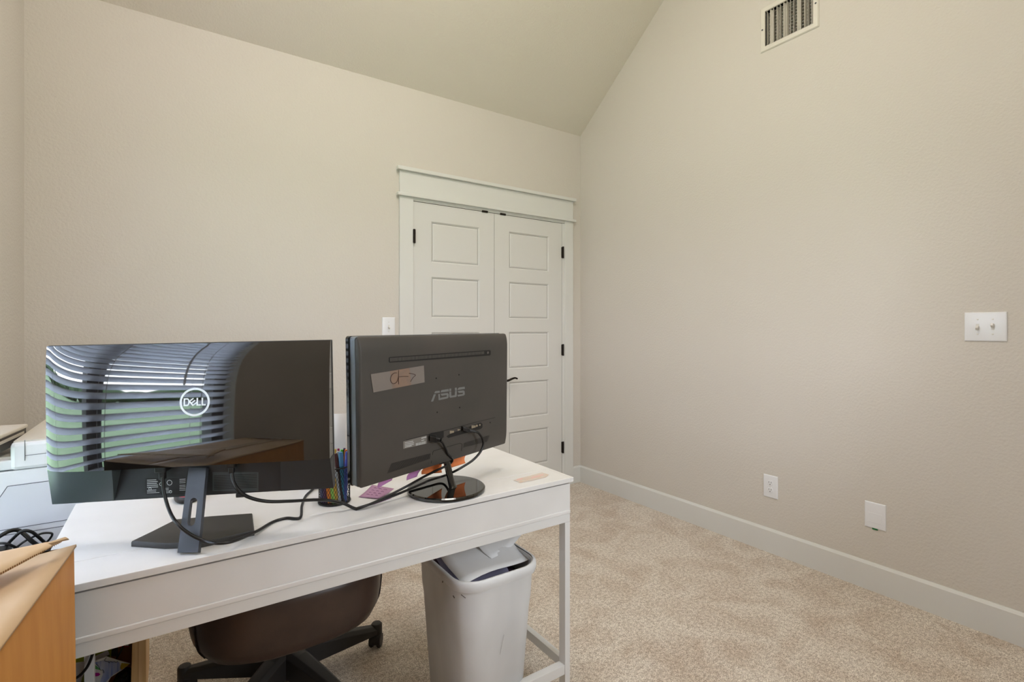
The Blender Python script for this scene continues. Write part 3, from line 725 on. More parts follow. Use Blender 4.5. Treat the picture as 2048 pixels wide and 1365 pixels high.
# ================================================================== CABLES
def cable(pts, r, label, name='cable', extra=None):
    m = MB().tube(pts, r, 8, 8); ob = m.build(name, 'cable', None, smooth=60); tag(ob, label, 'cable'); return ob
def Dp(x, y, c): return D(*dpx(x, y, c), c)
# power lead of the left monitor
k1 = cable([Dp(325, 955, .026), Dp(328, 985, .03), Dp(338, 1020, .042), onY(352, 1045, 1.315), onY(375, 1066, 1.300), onY(405, 1081, 1.292), onz(436, 1087.5, ZD + .024), onz(470, 1082, ZD + .020), onz(514, 1063, ZD + .008), onz(545, 1045, ZD + .004), onz(572, 1037, ZD + .004), onz(600, 1036, ZD + .0045), onz(604, 1012, ZD + .004), onz(612, 992, ZD + .004), onz(628, 976, ZD + .004), onz(634, 960, ZD + .004)], .0036, 'black power cable looping from left monitor over the grey stand foot')
m = MB(); a, b = dpx(325, 940, .022)
m.obox(D(a, b, .010), du, dv, dw, (-.0115, .0115), (-.004, .014), (-.004, .024)); m.obox(D(a, b, .022), du, dv, dw, (-.006, .006), (-.022, -.003), (-.006, .006))
m.build('plug', 'cable', k1, bevel=.002)
# video lead of the left monitor
zt = ZD + .006
k2 = cable([Dp(464, 945, .022), Dp(466, 962, .026), Dp(478, 982, .034), onY(500, 996, 1.325), onY(535, 1003.5, 1.325), onY(580, 1003, 1.34), onY(630, 1000.5, 1.375), onY(660, 1002, 1.385), onY(685, 1007, 1.375), onz(703, 1015, zt), onz(713, 1019, ZD + .003)], .0041, 'thick black video cable running from left monitor past the pen cup')
m = MB(); a, b = dpx(463, 930, .02)
m.obox(D(a, b, .012), du, dv, dw, (-.010, .010), (-.006, .010), (-.006, .016)); m.obox(D(a, b, .020), du, dv, dw, (-.006, .006), (-.02, -.005), (-.006, .006))
m.build('plug', 'cable', k2, bevel=.002)
# leads of the right monitor
def Ap(x, y, c): return A3(*apx(x, y, c), c)
k3 = cable([Ap(879, 880, .040), Ap(886, 887, .038), Ap(892, 899, .030), Ap(896, 909, .024), Ap(902, 915, .020), Ap(905, 921, .012), Ap(898, 930, .006), Ap(885, 936, .014), onz(850, 953, ZD + .055), onz(812, 974, ZD + .030), onz(765, 998, ZD + .014), onz(730, 1013, ZD + .008), onz(711, 1019.5, ZD + .003)], .0036, 'black power cable plugged into right monitor, bending down over its hinge')
m = MB(); p = Ap(866, 878, .028); pe = Ap(879, 880, .040); d_ = (pe - p).normalized()
m.obox(p, d_, av, d_.cross(av), (-.010, .010), (-.008, .008), (-.010, .010)); m.tube([p + d_ * .008, pe + d_ * .002], .0055, 10, 0)
for q in range(4): m.tube([p + d_ * (.011 + q * .004), p + d_ * (.0125 + q * .004)], .0066, 10, 0)
m.build('plug', 'cable', k3, bevel=.0015)
k4 = cable([Ap(949, 863.5, .040), Ap(957, 866.5, .046), Ap(964, 876, .050), Ap(966.5, 889, .050), Ap(961, 904, .050), Ap(947, 920, .044), Ap(928.5, 932.5, .036), Ap(908, 944, .020), onz(887, 952.5, ZD + .026), onz(858, 961.5, ZD + .022), onz(845, 967.5, ZD + .020), onz(800, 987, ZD + .014), onz(755, 1004, ZD + .008), onz(711.5, 1018.5, ZD + .0035)], .0038, 'black video cable arching from the ports of right monitor')
m = MB(); p = Ap(926, 858, .026); pe = Ap(951, 863.5, .042); d_ = (pe - p).normalized()
m.obox(p, d_, av, d_.cross(av), (-.004, .022), (-.007, .007), (-.008, .008)); m.tube([p + d_ * .02, pe], .0062, 10, 0)
m.build('plug', 'cable', k4, bevel=.002)

# ================================================================== SMALL THINGS ON THE DESK
# mouse
mc = onz(375, 998, ZD + .0005)
o = thing('computer_mouse', mc, 'red and black computer mouse half hidden behind left stand neck', 'mouse')
def mouse_ring(z, s): return [mc + V((s * .033 * math.cos(t_) , s * .056 * math.sin(t_), z)) for t_ in [2 * math.pi * k / 24 for k in range(24)]]
MB().loft([mouse_ring(0, .9), mouse_ring(.006, 1.0), mouse_ring(.014, 1.02), mouse_ring(.02, .97)]).build('body', 'cable', o, smooth=60)
MB().loft([mouse_ring(.0202, .965), mouse_ring(.028, .86), mouse_ring(.034, .62), mouse_ring(.037, .3)]).build('top_shell', 'red', o, smooth=60)
# pen cup of wire mesh
cc = onz(669, 1004, ZD); cc = V((cc.x, cc.y, ZD + .0005)); CR, CH = .043, .102
o = thing('pen_cup', cc, 'black wire mesh pen cup between the two monitors', 'pen cup')
m = MB(); nst = 34
for k in range(nst):
    for sgn in (1, -1):
        a0 = 2 * math.pi * k / nst
        m.tube([cc + V(((CR - .001) * math.cos(a0 + sgn * t_ * 1.3), (CR - .001) * math.sin(a0 + sgn * t_ * 1.3), .004 + t_ * (CH - .006))) for t_ in [q / 6 for q in range(7)]], .00055, 4, 0, cap=False)
m.build('mesh_wall', 'mesh', o, smooth=0)
for z in (.003, CH): MB().tube([cc + V((CR * math.cos(t_), CR * math.sin(t_), z)) for t_ in [2 * math.pi * k / 32 for k in range(33)]], .0018, 8, 0).build('rim', 'mesh', o, smooth=60)
MB().lathe(cc, [(CR, 0), (CR, .002)], 32).build('base', 'mesh', o)
# pens and markers standing in it
def pen(px, py, zt, foot_px, colr, capc, kind, label, r=.0060):
    """px,py: where the top shows; foot_px: column of the foot"""
    key = 'pen_%d_%d_%d' % colr
    if key not in M: M[key] = mat(key, colr, .35)
    kc = 'pen_%d_%d_%d' % capc
    if kc not in M: M[kc] = mat(kc, capc, .35)
    # depth offset: kind in -1..1 from back to front of the cup
    dirv = V((cc.x, cc.y, 0)).normalized()
    foot = onz(foot_px, 1003, ZD + .003); foot = V((foot.x, foot.y, ZD + .003)); foot = foot - dirv * (kind * .014)
    rr_ = V((foot.x - cc.x, foot.y - cc.y, 0))
    if rr_.length > CR - .010: foot = V((cc.x, cc.y, foot.z)) + rr_.normalized() * (CR - .010)
    top = atd(px, py, (V((foot.x, foot.y, 0)).dot(FW)))
    o = thing(name_pen, foot, label, 'marker' if name_pen == 'marker' else 'pen', 'pens in the mesh cup')
    d_ = top - foot
    MB().tube([foot, foot + d_ * .72], r, 10, 0).build('barrel', key, o)
    MB().tube([foot + d_ * .72, foot + d_ * .95, top], lambda t_: r * 1.12 * (1 if t_ < .7 else .8), 10, 0).build('cap', kc, o)
name_pen = 'marker'
pen(681, 905, 0, 691, (44, 120, 150), (96, 160, 214), .6, 'marker with a sky blue cap leaning in the mesh cup')
pen(695, 904, 0, 694, (60, 80, 160), (74, 84, 190), .6, 'marker with a royal blue cap beside the right monitor edge')
pen(670, 908, 0, 690, (40, 30, 30), (92, 62, 66), .7, 'dark brown marker leaning along the right of the cup')
pen(684, 900, 0, 676, (70, 60, 60), (92, 190, 50), -.4, 'marker with a bright green cap at the back of the cup', .0042)
pen(692, 900, 0, 680, (230, 190, 150), (240, 130, 50), -.5, 'marker with an orange cap at the back of the cup', .0042)
pen(676, 903, 0, 664, (190, 190, 186), (206, 204, 200), -.2, 'marker with a pale grey cap at the back of the cup', .0042)
pen(671, 899, 0, 659, (170, 150, 60), (214, 190, 90), -.8, 'marker with a yellow end behind the grey one', .0036)
pen(677, 898, 0, 668, (140, 40, 80), (170, 40, 90), -.8, 'crimson tipped pencil at the back of the cup', .0034)
pen(689, 897, 0, 672, (70, 40, 90), (80, 46, 96), -.9, 'purple tipped pencil behind the orange cap', .0034)
pen(643, 958, 0, 645, (110, 112, 150), (120, 122, 160), .3, 'grey violet marker low at the left of the cup')
pen(650, 962, 0, 651, (96, 60, 100), (96, 60, 100), .5, 'plum marker low at the left of the cup')
pen(654, 962, 0, 660, (226, 128, 40), (226, 128, 40), .8, 'orange marker showing through the front of the mesh')
pen(662, 960, 0, 668, (150, 200, 90), (150, 200, 90), .8, 'lime green marker showing through the front of the mesh')
pen(668, 958, 0, 674, (200, 160, 60), (200, 160, 60), .7, 'ochre marker showing through the front of the mesh')
pen(674, 944, 0, 680, (170, 176, 180), (170, 176, 180), .8, 'silver marker showing through the mesh front', .0042)
# folded white paper standing behind the cup
pz0 = onz(665, 985, ZD)
q0 = V((.40, 1.62, ZD + .0005)); pd = V((.55, -.2, 0)).normalized()
xa_, xb_ = onY(640, 828, 1.60), onY(691, 829, 1.56); zt_ = xa_.z
m = MB(); e1 = V((xa_.x, 1.60, 0)); e2 = V((xb_.x, 1.56, 0)); e3 = onY(699, 830, 1.585); e3 = V((e3.x, 1.585, 0)); e0 = V((e1.x - .05, 1.63, 0))
def prow(z, k): return [e0 + UP * z, e1 + UP * z + V((0, k, 0)), (e1 + e2) / 2 + UP * z + V((0, -k, 0)), e2 + UP * z, e3 + UP * z]
r_ = [prow(ZD + .001, 0), prow((ZD + zt_) / 2, .004), prow(zt_, .006)]
m.add(sum(r_, []), [(j * 5 + i, j * 5 + i + 1, (j + 1) * 5 + i + 1, (j + 1) * 5 + i) for j in range(2) for i in range(4)])
tag(m.build('folded_paper', 'paper', None, smooth=60, solid=.0008), 'folded white paper standing behind the mesh pen cup', 'paper')
# sticky notes hanging off the lower front edge of the right monitor
def curl(name, m_, px, label, depthc, pxc=None):
    """px: TL TR BR BL pixels of the part that shows; its top is stuck on the screen bezel"""
    tl, tr_, br__, bl__ = px
    P = [A3(*apx(x, y, depthc[0]), depthc[0]) for x, y in (tl, tr_)] + [A3(*apx(x, y, depthc[1]), depthc[1]) for x, y in (br__, bl__)]
    up1 = av * .022
    m = MB()
    def S(i, j):
        t_ = P[0].lerp(P[1], i); b_ = P[3].lerp(P[2], i); s = t_.lerp(b_, j); return s + aw * (-.006 * math.sin(math.pi * j))
    m.grid(lambda i, j: (S(i, 0) + up1 * (1 - j) + aw * (-.0), S(i, 0))[0] if j < 1 else S(i, 0), 6, 2)
    m.grid(S, 6, 6)
    return tag(m.build(name, m_, None, smooth=60, solid=.0003), label, 'sticky note')
curl('sticky_note', 'purple', ((762, 962), (795, 951), (784, 961), (755.5, 977.5)), 'purple sticky note nearest the pen cup, hanging under right monitor', (-.0265, -.035))
curl('sticky_note', 'purple', ((822, 943.5), (850, 934), (834, 954), (813, 961.5)), 'purple sticky note beside the orange ones, hanging under right monitor', (-.0265, -.04))
curl('sticky_note', 'orange', ((850, 936), (887, 923), (884, 946), (843, 949.5)), 'orange sticky note left of the glossy stand neck', (-.0265, -.045))
curl('sticky_note', 'orange', ((888, 930), (932, 911), (931, 927), (903, 936)), 'orange sticky note right of the glossy stand neck', (-.0265, -.045))
fl = [onz(*q, ZD + .0015) for q in ((717, 994.5), (744, 977), (788.5, 986), (756, 999))]
m = MB(); m.grid(lambda i, j: fl[0].lerp(fl[1], j).lerp(fl[3].lerp(fl[2], j), i) + UP * (.010 * j * j + .002 * i), 6, 6)
nt = tag(m.build('sticky_note', 'pinkp', None, smooth=60, solid=.0003), 'pinkish purple sticky note with writing lying flat on the desk', 'sticky note')
m = MB(); random.seed(11)
for k in range(4):
    for q in range(3):
        i0 = .2 + q * .22; j0 = .82 - k * .18
        def SP(i, j): return fl[0].lerp(fl[1], j).lerp(fl[3].lerp(fl[2], j), i) + UP * (.010 * j * j + .002 * i + .0009)
        L = random.uniform(.10, .17); m.tube([SP(i0, j0), SP(i0 + L * .5, j0 + .03), SP(i0 + L, j0 - .01)], .0005, 4, 3)
m.build('writing', 'penline', nt)
fl2 = [onz(*q, ZD + .001) for q in ((727, 1013), (768, 999), (783, 997), (748, 1009.5))]
m = MB(); m.grid(lambda i, j: fl2[0].lerp(fl2[1], i).lerp(fl2[3].lerp(fl2[2], i), j), 2, 2)
tag(m.build('sticky_note', 'purple', None, smooth=0, solid=.0003), 'purple sticky note lying under the cables by the lid edge', 'sticky note')

# ================================================================== OFFICE CHAIR
hub = V((.330, 1.885, 0))
o = thing('office_chair', hub, 'brown leather office chair pushed under the desk', 'chair')
sc_ = V((.303, 1.735, 0)); SW, SD = .27, .265; seat_z = .355
def seat_ring(z, s, dy=0):
    out = []
    for k in range(40):
        t_ = 2 * math.pi * k / 40; cx, sy = math.cos(t_), math.sin(t_)
        ex = 2 / 3.6
        x = math.copysign(abs(cx) ** ex, cx) * SW * s; y = math.copysign(abs(sy) ** ex, sy) * (SD - (1 - s) * .1)
        if y < 0: y *= 1.0 + .10 * (1 - (x / SW) ** 2) - .06
        out.append(sc_ + V((x, y + dy, z)))
    return out
R = []
for z, s in ((.335, .66), (.325, .78), (.335, .90), (.362, .965), (.40, .99), (.44, 1.0), (.47, .985), (.49, .93), (.50, .80), (.502, .5)):
    R.append(seat_ring(z + .02, s))
MB().loft(R).build('seat', 'leather', o, smooth=70)
for k in (23, 37):
    pts = [R[q][k] + (R[q][k] - sc_ - UP * R[q][k].z) .normalized() * .0006 for q in range(2, 9)]
    MB().tube(pts, .0022, 6, 4).build('seam', 'stitch', o)
# backrest, beyond the desk
m = MB()
def back_ring(z, hw, y, th_): return [sc_ + V((hw * math.copysign(abs(math.cos(t_)) ** .6, math.cos(t_)), y + th_ * math.sin(t_) + .05 * (math.cos(t_) ** 2) * -1, z)) for t_ in [2 * math.pi * k / 28 for k in range(28)]]
m.loft([back_ring(.60, .14, .26, .02), back_ring(.64, .18, .265, .04), back_ring(.80, .208, .285, .05), back_ring(.98, .216, .315, .05), back_ring(1.06, .20, .335, .042), back_ring(1.10, .13, .34, .02)])
m.build('backrest', 'leather', o, smooth=70)
m = MB().tube([V((hub.x, hub.y, .34)), sc_ + V((0, .30, .34)), sc_ + V((0, .36, .45)), sc_ + V((0, .345, .70))], .022, 10); m.build('back_support', 'chairp', o)
m = MB().lathe(hub, [(.030, .05), (.043, .055), (.046, .13), (.034, .155), (.026, .16), (.026, .34), (.07, .34), (.08, .356)], 20); m.build('gas_column', 'chairp', o, smooth=40)
m = MB().lathe(hub, [(.016, .022), (.022, .028), (.022, .06)], 14); m.build('column_tip', 'chairp', o)
cr = onz(748, 1291, 0); a0 = math.radians(7)
RL = .335
for k in range(5):
    an = a0 + k * 2 * math.pi / 5 + (.0 if k else 0); d_ = V((math.cos(an), math.sin(an), 0)); s_ = V((-d_.y, d_.x, 0))
    rings = []
    for r_, w_, z0, z1 in ((.02, .036, .052, .140), (.08, .033, .055, .134), (.18, .029, .055, .115), (.28, .023, .053, .092), (RL, .019, .052, .080)):
        P = hub + d_ * r_
        rings.append([P + s_ * (w_ * x) + UP * z for x, z in ((-1, z0), (1, z0), (1, z1 - .012), (.55, z1), (-.55, z1), (-1, z1 - .012))])
    lg_ = MB().loft(rings).build('leg', 'chairp', o, smooth=35, bevel=.002)
    tip = hub + d_ * RL
    m = MB().lathe(tip, [(.019, .044), (.021, .047), (.021, .084), (.017, .089), (.006, .090)], 16); m.build('caster_socket', 'chairp', lg_, smooth=40)
    m = MB(); ro = an + .8; ax = V((-math.sin(ro), math.cos(ro), 0)); fd = V((math.cos(ro), math.sin(ro), 0))
    cw = tip - fd * .008 + UP * .0245
    for sg in (-1, 1):
        m.lathe(cw + ax * sg * .007, [(.019, 0), (.023, .004), (.024, .010), (.021, .015)], 18, axis=ax * sg)
    m.loft([[cw + fd * (.025 * math.cos(t_)) + UP * (.026 * math.sin(t_) + .002) + ax * e_ for t_ in [math.pi * q / 8 - .2 for q in range(10)]] for e_ in (-.021, .021)])
    m.build('caster', 'chairp', lg_, smooth=40)

# ================================================================== WASTE BIN with paper
bcn = V((.825, 1.44, 0)); byaw = math.radians(0)
o = thing('waste_bin', bcn, 'scuffed white plastic waste bin full of paper under the desk', 'waste bin')
def bin_ring(z, hx_, hy_, r, n=6):
    out = []
    for cx, cy, st in ((1, -1, -90), (1, 1, 0), (-1, 1, 90), (-1, -1, 180)):
        for k in range(n + 1):
            t_ = math.radians(st + 90 * k / n); out.append(bcn + V((cx * (hx_ - r) + r * math.cos(t_), cy * (hy_ - r) + r * math.sin(t_), z)))
    return out
BX, BY, BH = .142, .178, .505
pf = [(0, .76), (.004, .78), (.36, .925), (.40, .955), (.47, .975), (.478, .985)]
rings = [bin_ring(z, BX * s, BY * s, .07 * s) for z, s in pf]
inn = [bin_ring(z, BX * s - .004, BY * s - .004, .066 * s) for z, s in ((BH - .004, .985), (.40, .94), (.02, .77))]
MB().loft(rings + [bin_ring(BH - .004, BX * .985, BY * .985, .069)] + inn).build('body', 'bin', o, smooth=40)
MB().loft([bin_ring(.478, BX * .985, BY * .985, .07), bin_ring(.474, BX * 1.03, BY * 1.025, .073), bin_ring(.486, BX * 1.055, BY * 1.045, .076), bin_ring(.500, BX * 1.05, BY * 1.04, .076), bin_ring(BH, BX * 1.02, BY * 1.018, .073), bin_ring(BH - .001, BX * .985, BY * .985, .069)], caps=False).build('rim', 'bin', o, smooth=60)
# scuffs on the body, following its surface
def binpt(px_, py_, off=.0012):
    best = None
    r = ray(px_, py_)
    lo_, hi_ = .5, 3.0
    # march to the tapered body
    t_ = .9
    while t_ < 2.2:
        p = CAM + r * t_; z = p.z
        if 0 < z < .5:
            s = .76 + .21 * z / .45; hx_, hy_ = BX * s, BY * s; q = p - bcn; rr0 = .07 * s
            dx_, dy_ = max(abs(q.x) - (hx_ - rr0), 0), max(abs(q.y) - (hy_ - rr0), 0)
            if math.hypot(dx_, dy_) < rr0: return CAM + r * (t_ - off - .003)
        t_ += .002
    return None
m = MB()
for (pts, r_) in (([(884, 1152), (886, 1158), (885, 1166)], .0016), ([(906, 1192), (909, 1197)], .0012), ([(922, 1190), (931, 1197)], .0012), ([(1000, 1310), (1003, 1295), (1008, 1270)], .0005)):
    P = [binpt(*q) for q in pts]
    if all(P) and len(P) > 1: m.tube(P, r_, 6, 4, flat=.4)
if m.v: m.build('scuff_mark', 'scuff', o)
# sheets of paper stuffed into it
def sheet(pts, label, m_='paper', n=8, wob=.006, ph=0):
    """pts: four world corners, gently buckled"""
    P = [V(p) for p in pts]; nrm = (P[1] - P[0]).cross(P[3] - P[0]).normalized(); m = MB()
    m.grid(lambda i, j: P[0].lerp(P[1], i).lerp(P[3].lerp(P[2], i), j) + nrm * wob * (math.sin(5 * i + ph) + .8 * math.cos(6 * j + 2 * i + ph)), n, n)
    return tag(m.build('paper_sheet', m_, None, smooth=60, solid=.0006), label, 'paper')
b = bcn
sheet([b + V((-.125, -.150, .487)), b + V((.136, -.118, .497)), b + V((.138, .10, .535)), b + V((-.11, .12, .53))], 'broad white sheet lying on top in the waste bin', wob=.007)
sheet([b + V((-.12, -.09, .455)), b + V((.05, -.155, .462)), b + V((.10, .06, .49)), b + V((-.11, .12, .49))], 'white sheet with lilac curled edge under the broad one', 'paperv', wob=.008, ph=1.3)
sheet([b + V((.02, -.07, .50)), b + V((.188, -.015, .530)), b + V((.165, .12, .575)), b + V((-.02, .10, .555))], 'creased white sheet poking past the right rim of bin', wob=.010, ph=2.2)
sheet([b + V((-.03, .02, .50)), b + V((.12, .03, .52)), b + V((.13, .13, .58)), b + V((-.02, .14, .575))], 'folded white sheet standing highest at the back of bin', wob=.012, ph=.7)
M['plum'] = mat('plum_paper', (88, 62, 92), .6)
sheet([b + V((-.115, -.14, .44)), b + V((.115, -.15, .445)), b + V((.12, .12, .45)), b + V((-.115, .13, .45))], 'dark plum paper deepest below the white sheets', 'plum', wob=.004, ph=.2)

# ================================================================== CARDBOARD BOX (left foreground)
bz = .845
c1 = onY(148, 1093, 1.195)          # top corner beside the desk
BXx, BYy, bz = c1.x, 1.195, c1.z
BXl, BYn = XL + .035, .68
_q = onz(0, 1292, bz); BXn = c1.x + (_q.x - c1.x) * (BYy - BYn) / (BYy - _q.y)
o = thing('cardboard_box', ((BXx + BXl) / 2, (BYn + BYy) / 2, 0), 'brown cardboard box with folded flaps in the left foreground', 'box')
m = MB()
tw = .005
lean = .012
def wallq(p0, p1, z0, z1, nrm, m):
    p0, p1, nrm = V(p0), V(p1), V(nrm); vs = []
    n = 10
    def S(i, j):
        z = z0 + (z1 - z0) * j; bul = .012 * math.sin(math.pi * j) * math.sin(math.pi * i)
        return p0.lerp(p1, i) + UP * z + nrm * (bul + lean * (1 - j) * .8)
    m.grid(S, n, n); m.grid(lambda i, j: S(1 - i, j) - nrm * tw, n, n)
wallq((BXn, BYn, 0), (BXx, BYy, 0), .001, bz, (1, 0, 0), m)
wallq((BXx, BYy, 0), (BXl, BYy, 0), .001, bz, (0, 0, 0), m)
wallq((BXl, BYy, 0), (BXl, BYn, 0), .001, bz, (0, 0, 0), m)
wallq((BXl, BYn, 0), (BXn, BYn, 0), .001, bz, (0, 0, 0), m)
m.prism([(BXl, BYn, .001), (BXn, BYn, .001), (BXx, BYy, .001), (BXl, BYy, .001)], (0, 0, .005))
m.build('carton', 'card', o, smooth=40)
# right long flap folded inward (slightly sagging), left long flap, end flap lifted at the back
def flap(name, P, m_, sag=0, thk=.004, n=8):
    P = [V(p) for p in P]; m = MB()
    m.grid(lambda i, j: P[0].lerp(P[1], i).lerp(P[3].lerp(P[2], i), j) - UP * (sag * math.sin(math.pi * j)), n, n)
    return m.build(name, m_, o, smooth=40, solid=thk)
flap('flap', [(BXn + .0035, BYn, bz + .001), (BXx + .0035, BYy - .001, bz + .001), (BXx - .20, BYy - .01, bz - .012), (BXn - .17, BYn, bz - .004)], 'cardtop', .003)
flap('flap', [(BXl + .002, BYy - .003, bz), (BXl + .002, BYn, bz), (BXn - .172, BYn, bz - .006), (BXx - .202, BYy - .01, bz - .012)], 'cardtop', .003)
e0, e1 = onz(121, 1084.5, bz + .028), onz(-90, 1196, bz + .022)
h0, h1 = V((BXx - .012, BYy, bz + .002)), V((BXl + .005, BYy, bz + .002))
h0b = onz(138, 1079.5, bz + .034)
m = MB()
P0, P1, P2, P3 = h0b, V((BXl + .005, h0b.y + .02, bz + .018)), e1, e0
m.grid(lambda i, j: P0.lerp(P1, i).lerp(P3.lerp(P2, i), j) + UP * (.004 * math.sin(math.pi * j)), 10, 6)
ef = m.build('end_flap', 'cardtop', o, smooth=40, solid=.0045)
m = MB()                     # ragged corrugated core along the cut edge
nw = 46
for k in range(nw):
    a_, b__ = P3.lerp(P2, k / nw), P3.lerp(P2, (k + .5) / nw)
    m.add([a_ + UP * .0016 - V((0, .0006, 0)), b__ + UP * .0016 - V((0, .0006, 0)), b__ - UP * .0016 - V((0, .0008, 0)), a_ - UP * .0016 - V((0, .0008, 0))], [(0, 1, 2, 3)])
m.build('corrugated_edge', 'corr', ef, smooth=0)
flap('tape_strip', [(BXx - .175, BYn, bz + .0005), (BXx - .175, BYy - .12, bz - .006), (BXx - .225, BYy - .12, bz - .006), (BXx - .225, BYn, bz + .0005)], 'cleartape', 0, .0006)

# ================================================================== PRINTER on a low table, beyond the desk's left end
PYf = DY1 + .045
def PF(x, y, off=0): return onY(x, y, PYf - off)
SZ = .622
pX0, pX1 = XL + .03, -.035
o = thing('printer', ((pX0 + pX1) / 2, PYf + .21, SZ), 'large white office printer behind the left end of the desk', 'printer')
zs1 = PF(50, 938.5).z        # long seam
zl = PF(0, 923).z            # ledge
zu = PF(60, 881).z           # top of the upper unit
ux0 = PF(20, 900).x
MB().box((pX0, pX1), (PYf, PYf + .40), (SZ, zs1 - .0015)).build('lower_body', 'prn', o, smooth=0, bevel=.004)
MB().box((pX0 + .002, pX1 - .002), (PYf + .003, PYf + .40), (zs1 - .0016, zs1 + .0016)).build('body_seam', 'seam', o, smooth=0)
MB().box((pX0, pX1), (PYf, PYf + .40), (zs1 + .0015, zl)).build('middle_body', 'prn', o, smooth=0, bevel=.004)
m = MB().box((ux0, pX1), (PYf - .004, PYf + .44), (zl - .03, zu - .003)); m.build('upper_unit', 'prn', o, smooth=0, bevel=.010)
m = MB()
m.add([(ux0 + .006, PYf + .004, zu - .003), (pX1, PYf + .004, zu - .003), (pX1, PYf + .43, zu + .006), (ux0 + .02, PYf + .43, zu + .006)], [(0, 1, 2, 3)])
m.build('top_cover', 'prnt', o, smooth=0, solid=.006)
# front door seam lines
def strip(p, q, w_, m):  # thin seam on the front face
    a, b = PF(*p, .0012), PF(*q, .0012); d_ = (b - a); nrm = V((-d_.z, 0, d_.x)).normalized() * w_
    m.add([a - nrm, b - nrm, b + nrm, a + nrm], [(0, 1, 2, 3)])
m = MB()
for p, q in (((15, 973.5), (170, 953)), ((-30, 1038), (15, 973.5)), ((-5, 1063), (170, 1034.5)), ((-5, 1074), (170, 1046))): strip(p, q, .0009, m)
m.build('panel_seam', 'seam', o, smooth=0)
m = MB()
def strip2(p, q, w_, m):
    a, b = onY(*p, PYf - .0052), onY(*q, PYf - .0052); d_ = (b - a); nrm = V((-d_.z, 0, d_.x)).normalized() * w_
    m.add([a - nrm, b - nrm, b + nrm, a + nrm], [(0, 1, 2, 3)])
strip2((49.7, 881), (49.7, 922), .0008, m); strip2((50, 912), (150, 900), .0007, m)
m.build('panel_seam', 'seam', o, smooth=0)
a, b = PF(15, 974), PF(170, 953.5)
m = MB().add([(PF(-4, 1001).x, PYf - .0008, PF(-4, 1001).z), (PF(16, 974).x, PYf - .0008, PF(16, 974).z), (PF(170, 954).x, PYf - .0008, PF(170, 954).z), (PF(170, 1034).x, PYf - .0008, PF(170, 1034).z), (PF(-4, 1062).x, PYf - .0008, PF(-4, 1062).z)], [(4, 3, 2, 1, 0)])
m.build('front_door', 'prn2', o, smooth=0)
# raised paper output lid along the left
lx1 = onz(56, 850, .952).x
tX = ux0 + .002
p0, p1 = onz(-14, 880, .945), onz(57, 849, .952)
d_ = (p1 - p0).normalized(); s_ = V((-d_.y, d_.x, 0)).normalized()
m = MB().obox(p0, d_, s_, UP, (0, (p1 - p0).length), (0, .10), (-.009, .002)); m.build('output_lid', 'prnt', o, smooth=0, bevel=.004)
m = MB().obox(p0, d_, s_, UP, (.0, (p1 - p0).length - .004), (.004, .08), (-.045, -.009)); m.build('output_slot', 'tray', o, smooth=0)
m = MB().obox(p0, d_, s_, UP, (.0, (p1 - p0).length - .02), (.002, .08), (-.024, -.016)); m.build('output_lip', 'prnt', o, smooth=0)
m = MB().box((pX0, tX - .004), (PYf + .02, PYf + .40), (zl - .002, zl + .006)); m.build('output_tray', 'prnt', o, smooth=0)
# low table
o = thing('low_table', (-.38, 1.75, 0), 'low dark grey side table under the printer', 'table')
tx0, tx1, ty0, ty1 = XL + .02, DX0 - .012, 1.215, DY1 + .02
tY1 = PYf + .41
MB().prism([(tx0, ty0, SZ - .024), (tx1, ty0, SZ - .024), (tx1, DY1 + .02, SZ - .024), (pX1, DY1 + .02, SZ - .024), (pX1, tY1, SZ - .024), (tx0, tY1, SZ - .024)], (0, 0, .0235)).build('tabletop', 'stand', o, smooth=0, bevel=.003)
for x, y in ((tx0 + .02, ty0 + .02), (tx1 - .02, ty0 + .02), (tx0 + .02, tY1 - .03), (-.22, tY1 - .03)):
    MB().box((x - .014, x + .014), (y - .014, y + .014), (0, SZ - .024)).build('leg', 'stand', o, smooth=0)
# tangle of leads lying on the low table
def onS(x, y, h): return onz(x, y, SZ + h)
def tang(pts, r, label): return tag(MB().tube([onS(x, y, h) for x, y, h in pts], r, 8, 8).build('cable', 'cable', None, smooth=60), label, 'cable')
tang([(-25, 1090, .05), (0, 1073, .07), (22, 1062, .075), (38, 1062, .07), (52, 1072, .055), (66, 1085, .035), (82, 1094, .016), (96, 1092, .012)], .0052, 'thick black lead arching highest over the tangle on the low table')
tang([(-20, 1120, .01), (5, 1100, .02), (24, 1080, .05), (44, 1063, .075), (62, 1064, .07), (76, 1074, .05), (86, 1083, .03), (92, 1088, .014)], .0040, 'black lead with a cable tie, beside the printer front')
tang([(0, 1112, .008), (26, 1100, .02), (50, 1083, .04), (72, 1072, .05), (88, 1067, .05), (104, 1068, .045), (100, 1078, .03), (90, 1088, .015)], .0028, 'thin black lead bent into a sharp corner near the desk edge')
tang([(-10, 1102, .02), (14, 1097, .012), (50, 1092, .008), (90, 1085, .006), (118, 1078, .006)], .0030, 'black lead lying flat towards the desk edge')
tang([(-10, 1088, .04), (12, 1088, .045), (30, 1095, .03), (46, 1103, .01)], .0034, 'short black lead curling down at the front of the tangle')
pbx = onS(-4, 1112, .014)
tag(MB().obox(pbx - UP * .0135, (1, 0, 0), (0, 1, 0), (0, 0, 1), (-.04, .022), (-.02, .03), (0, .03)).build('power_adapter', 'cable', None, bevel=.006), 'black power adapter brick beside the cable tangle', 'power adapter')

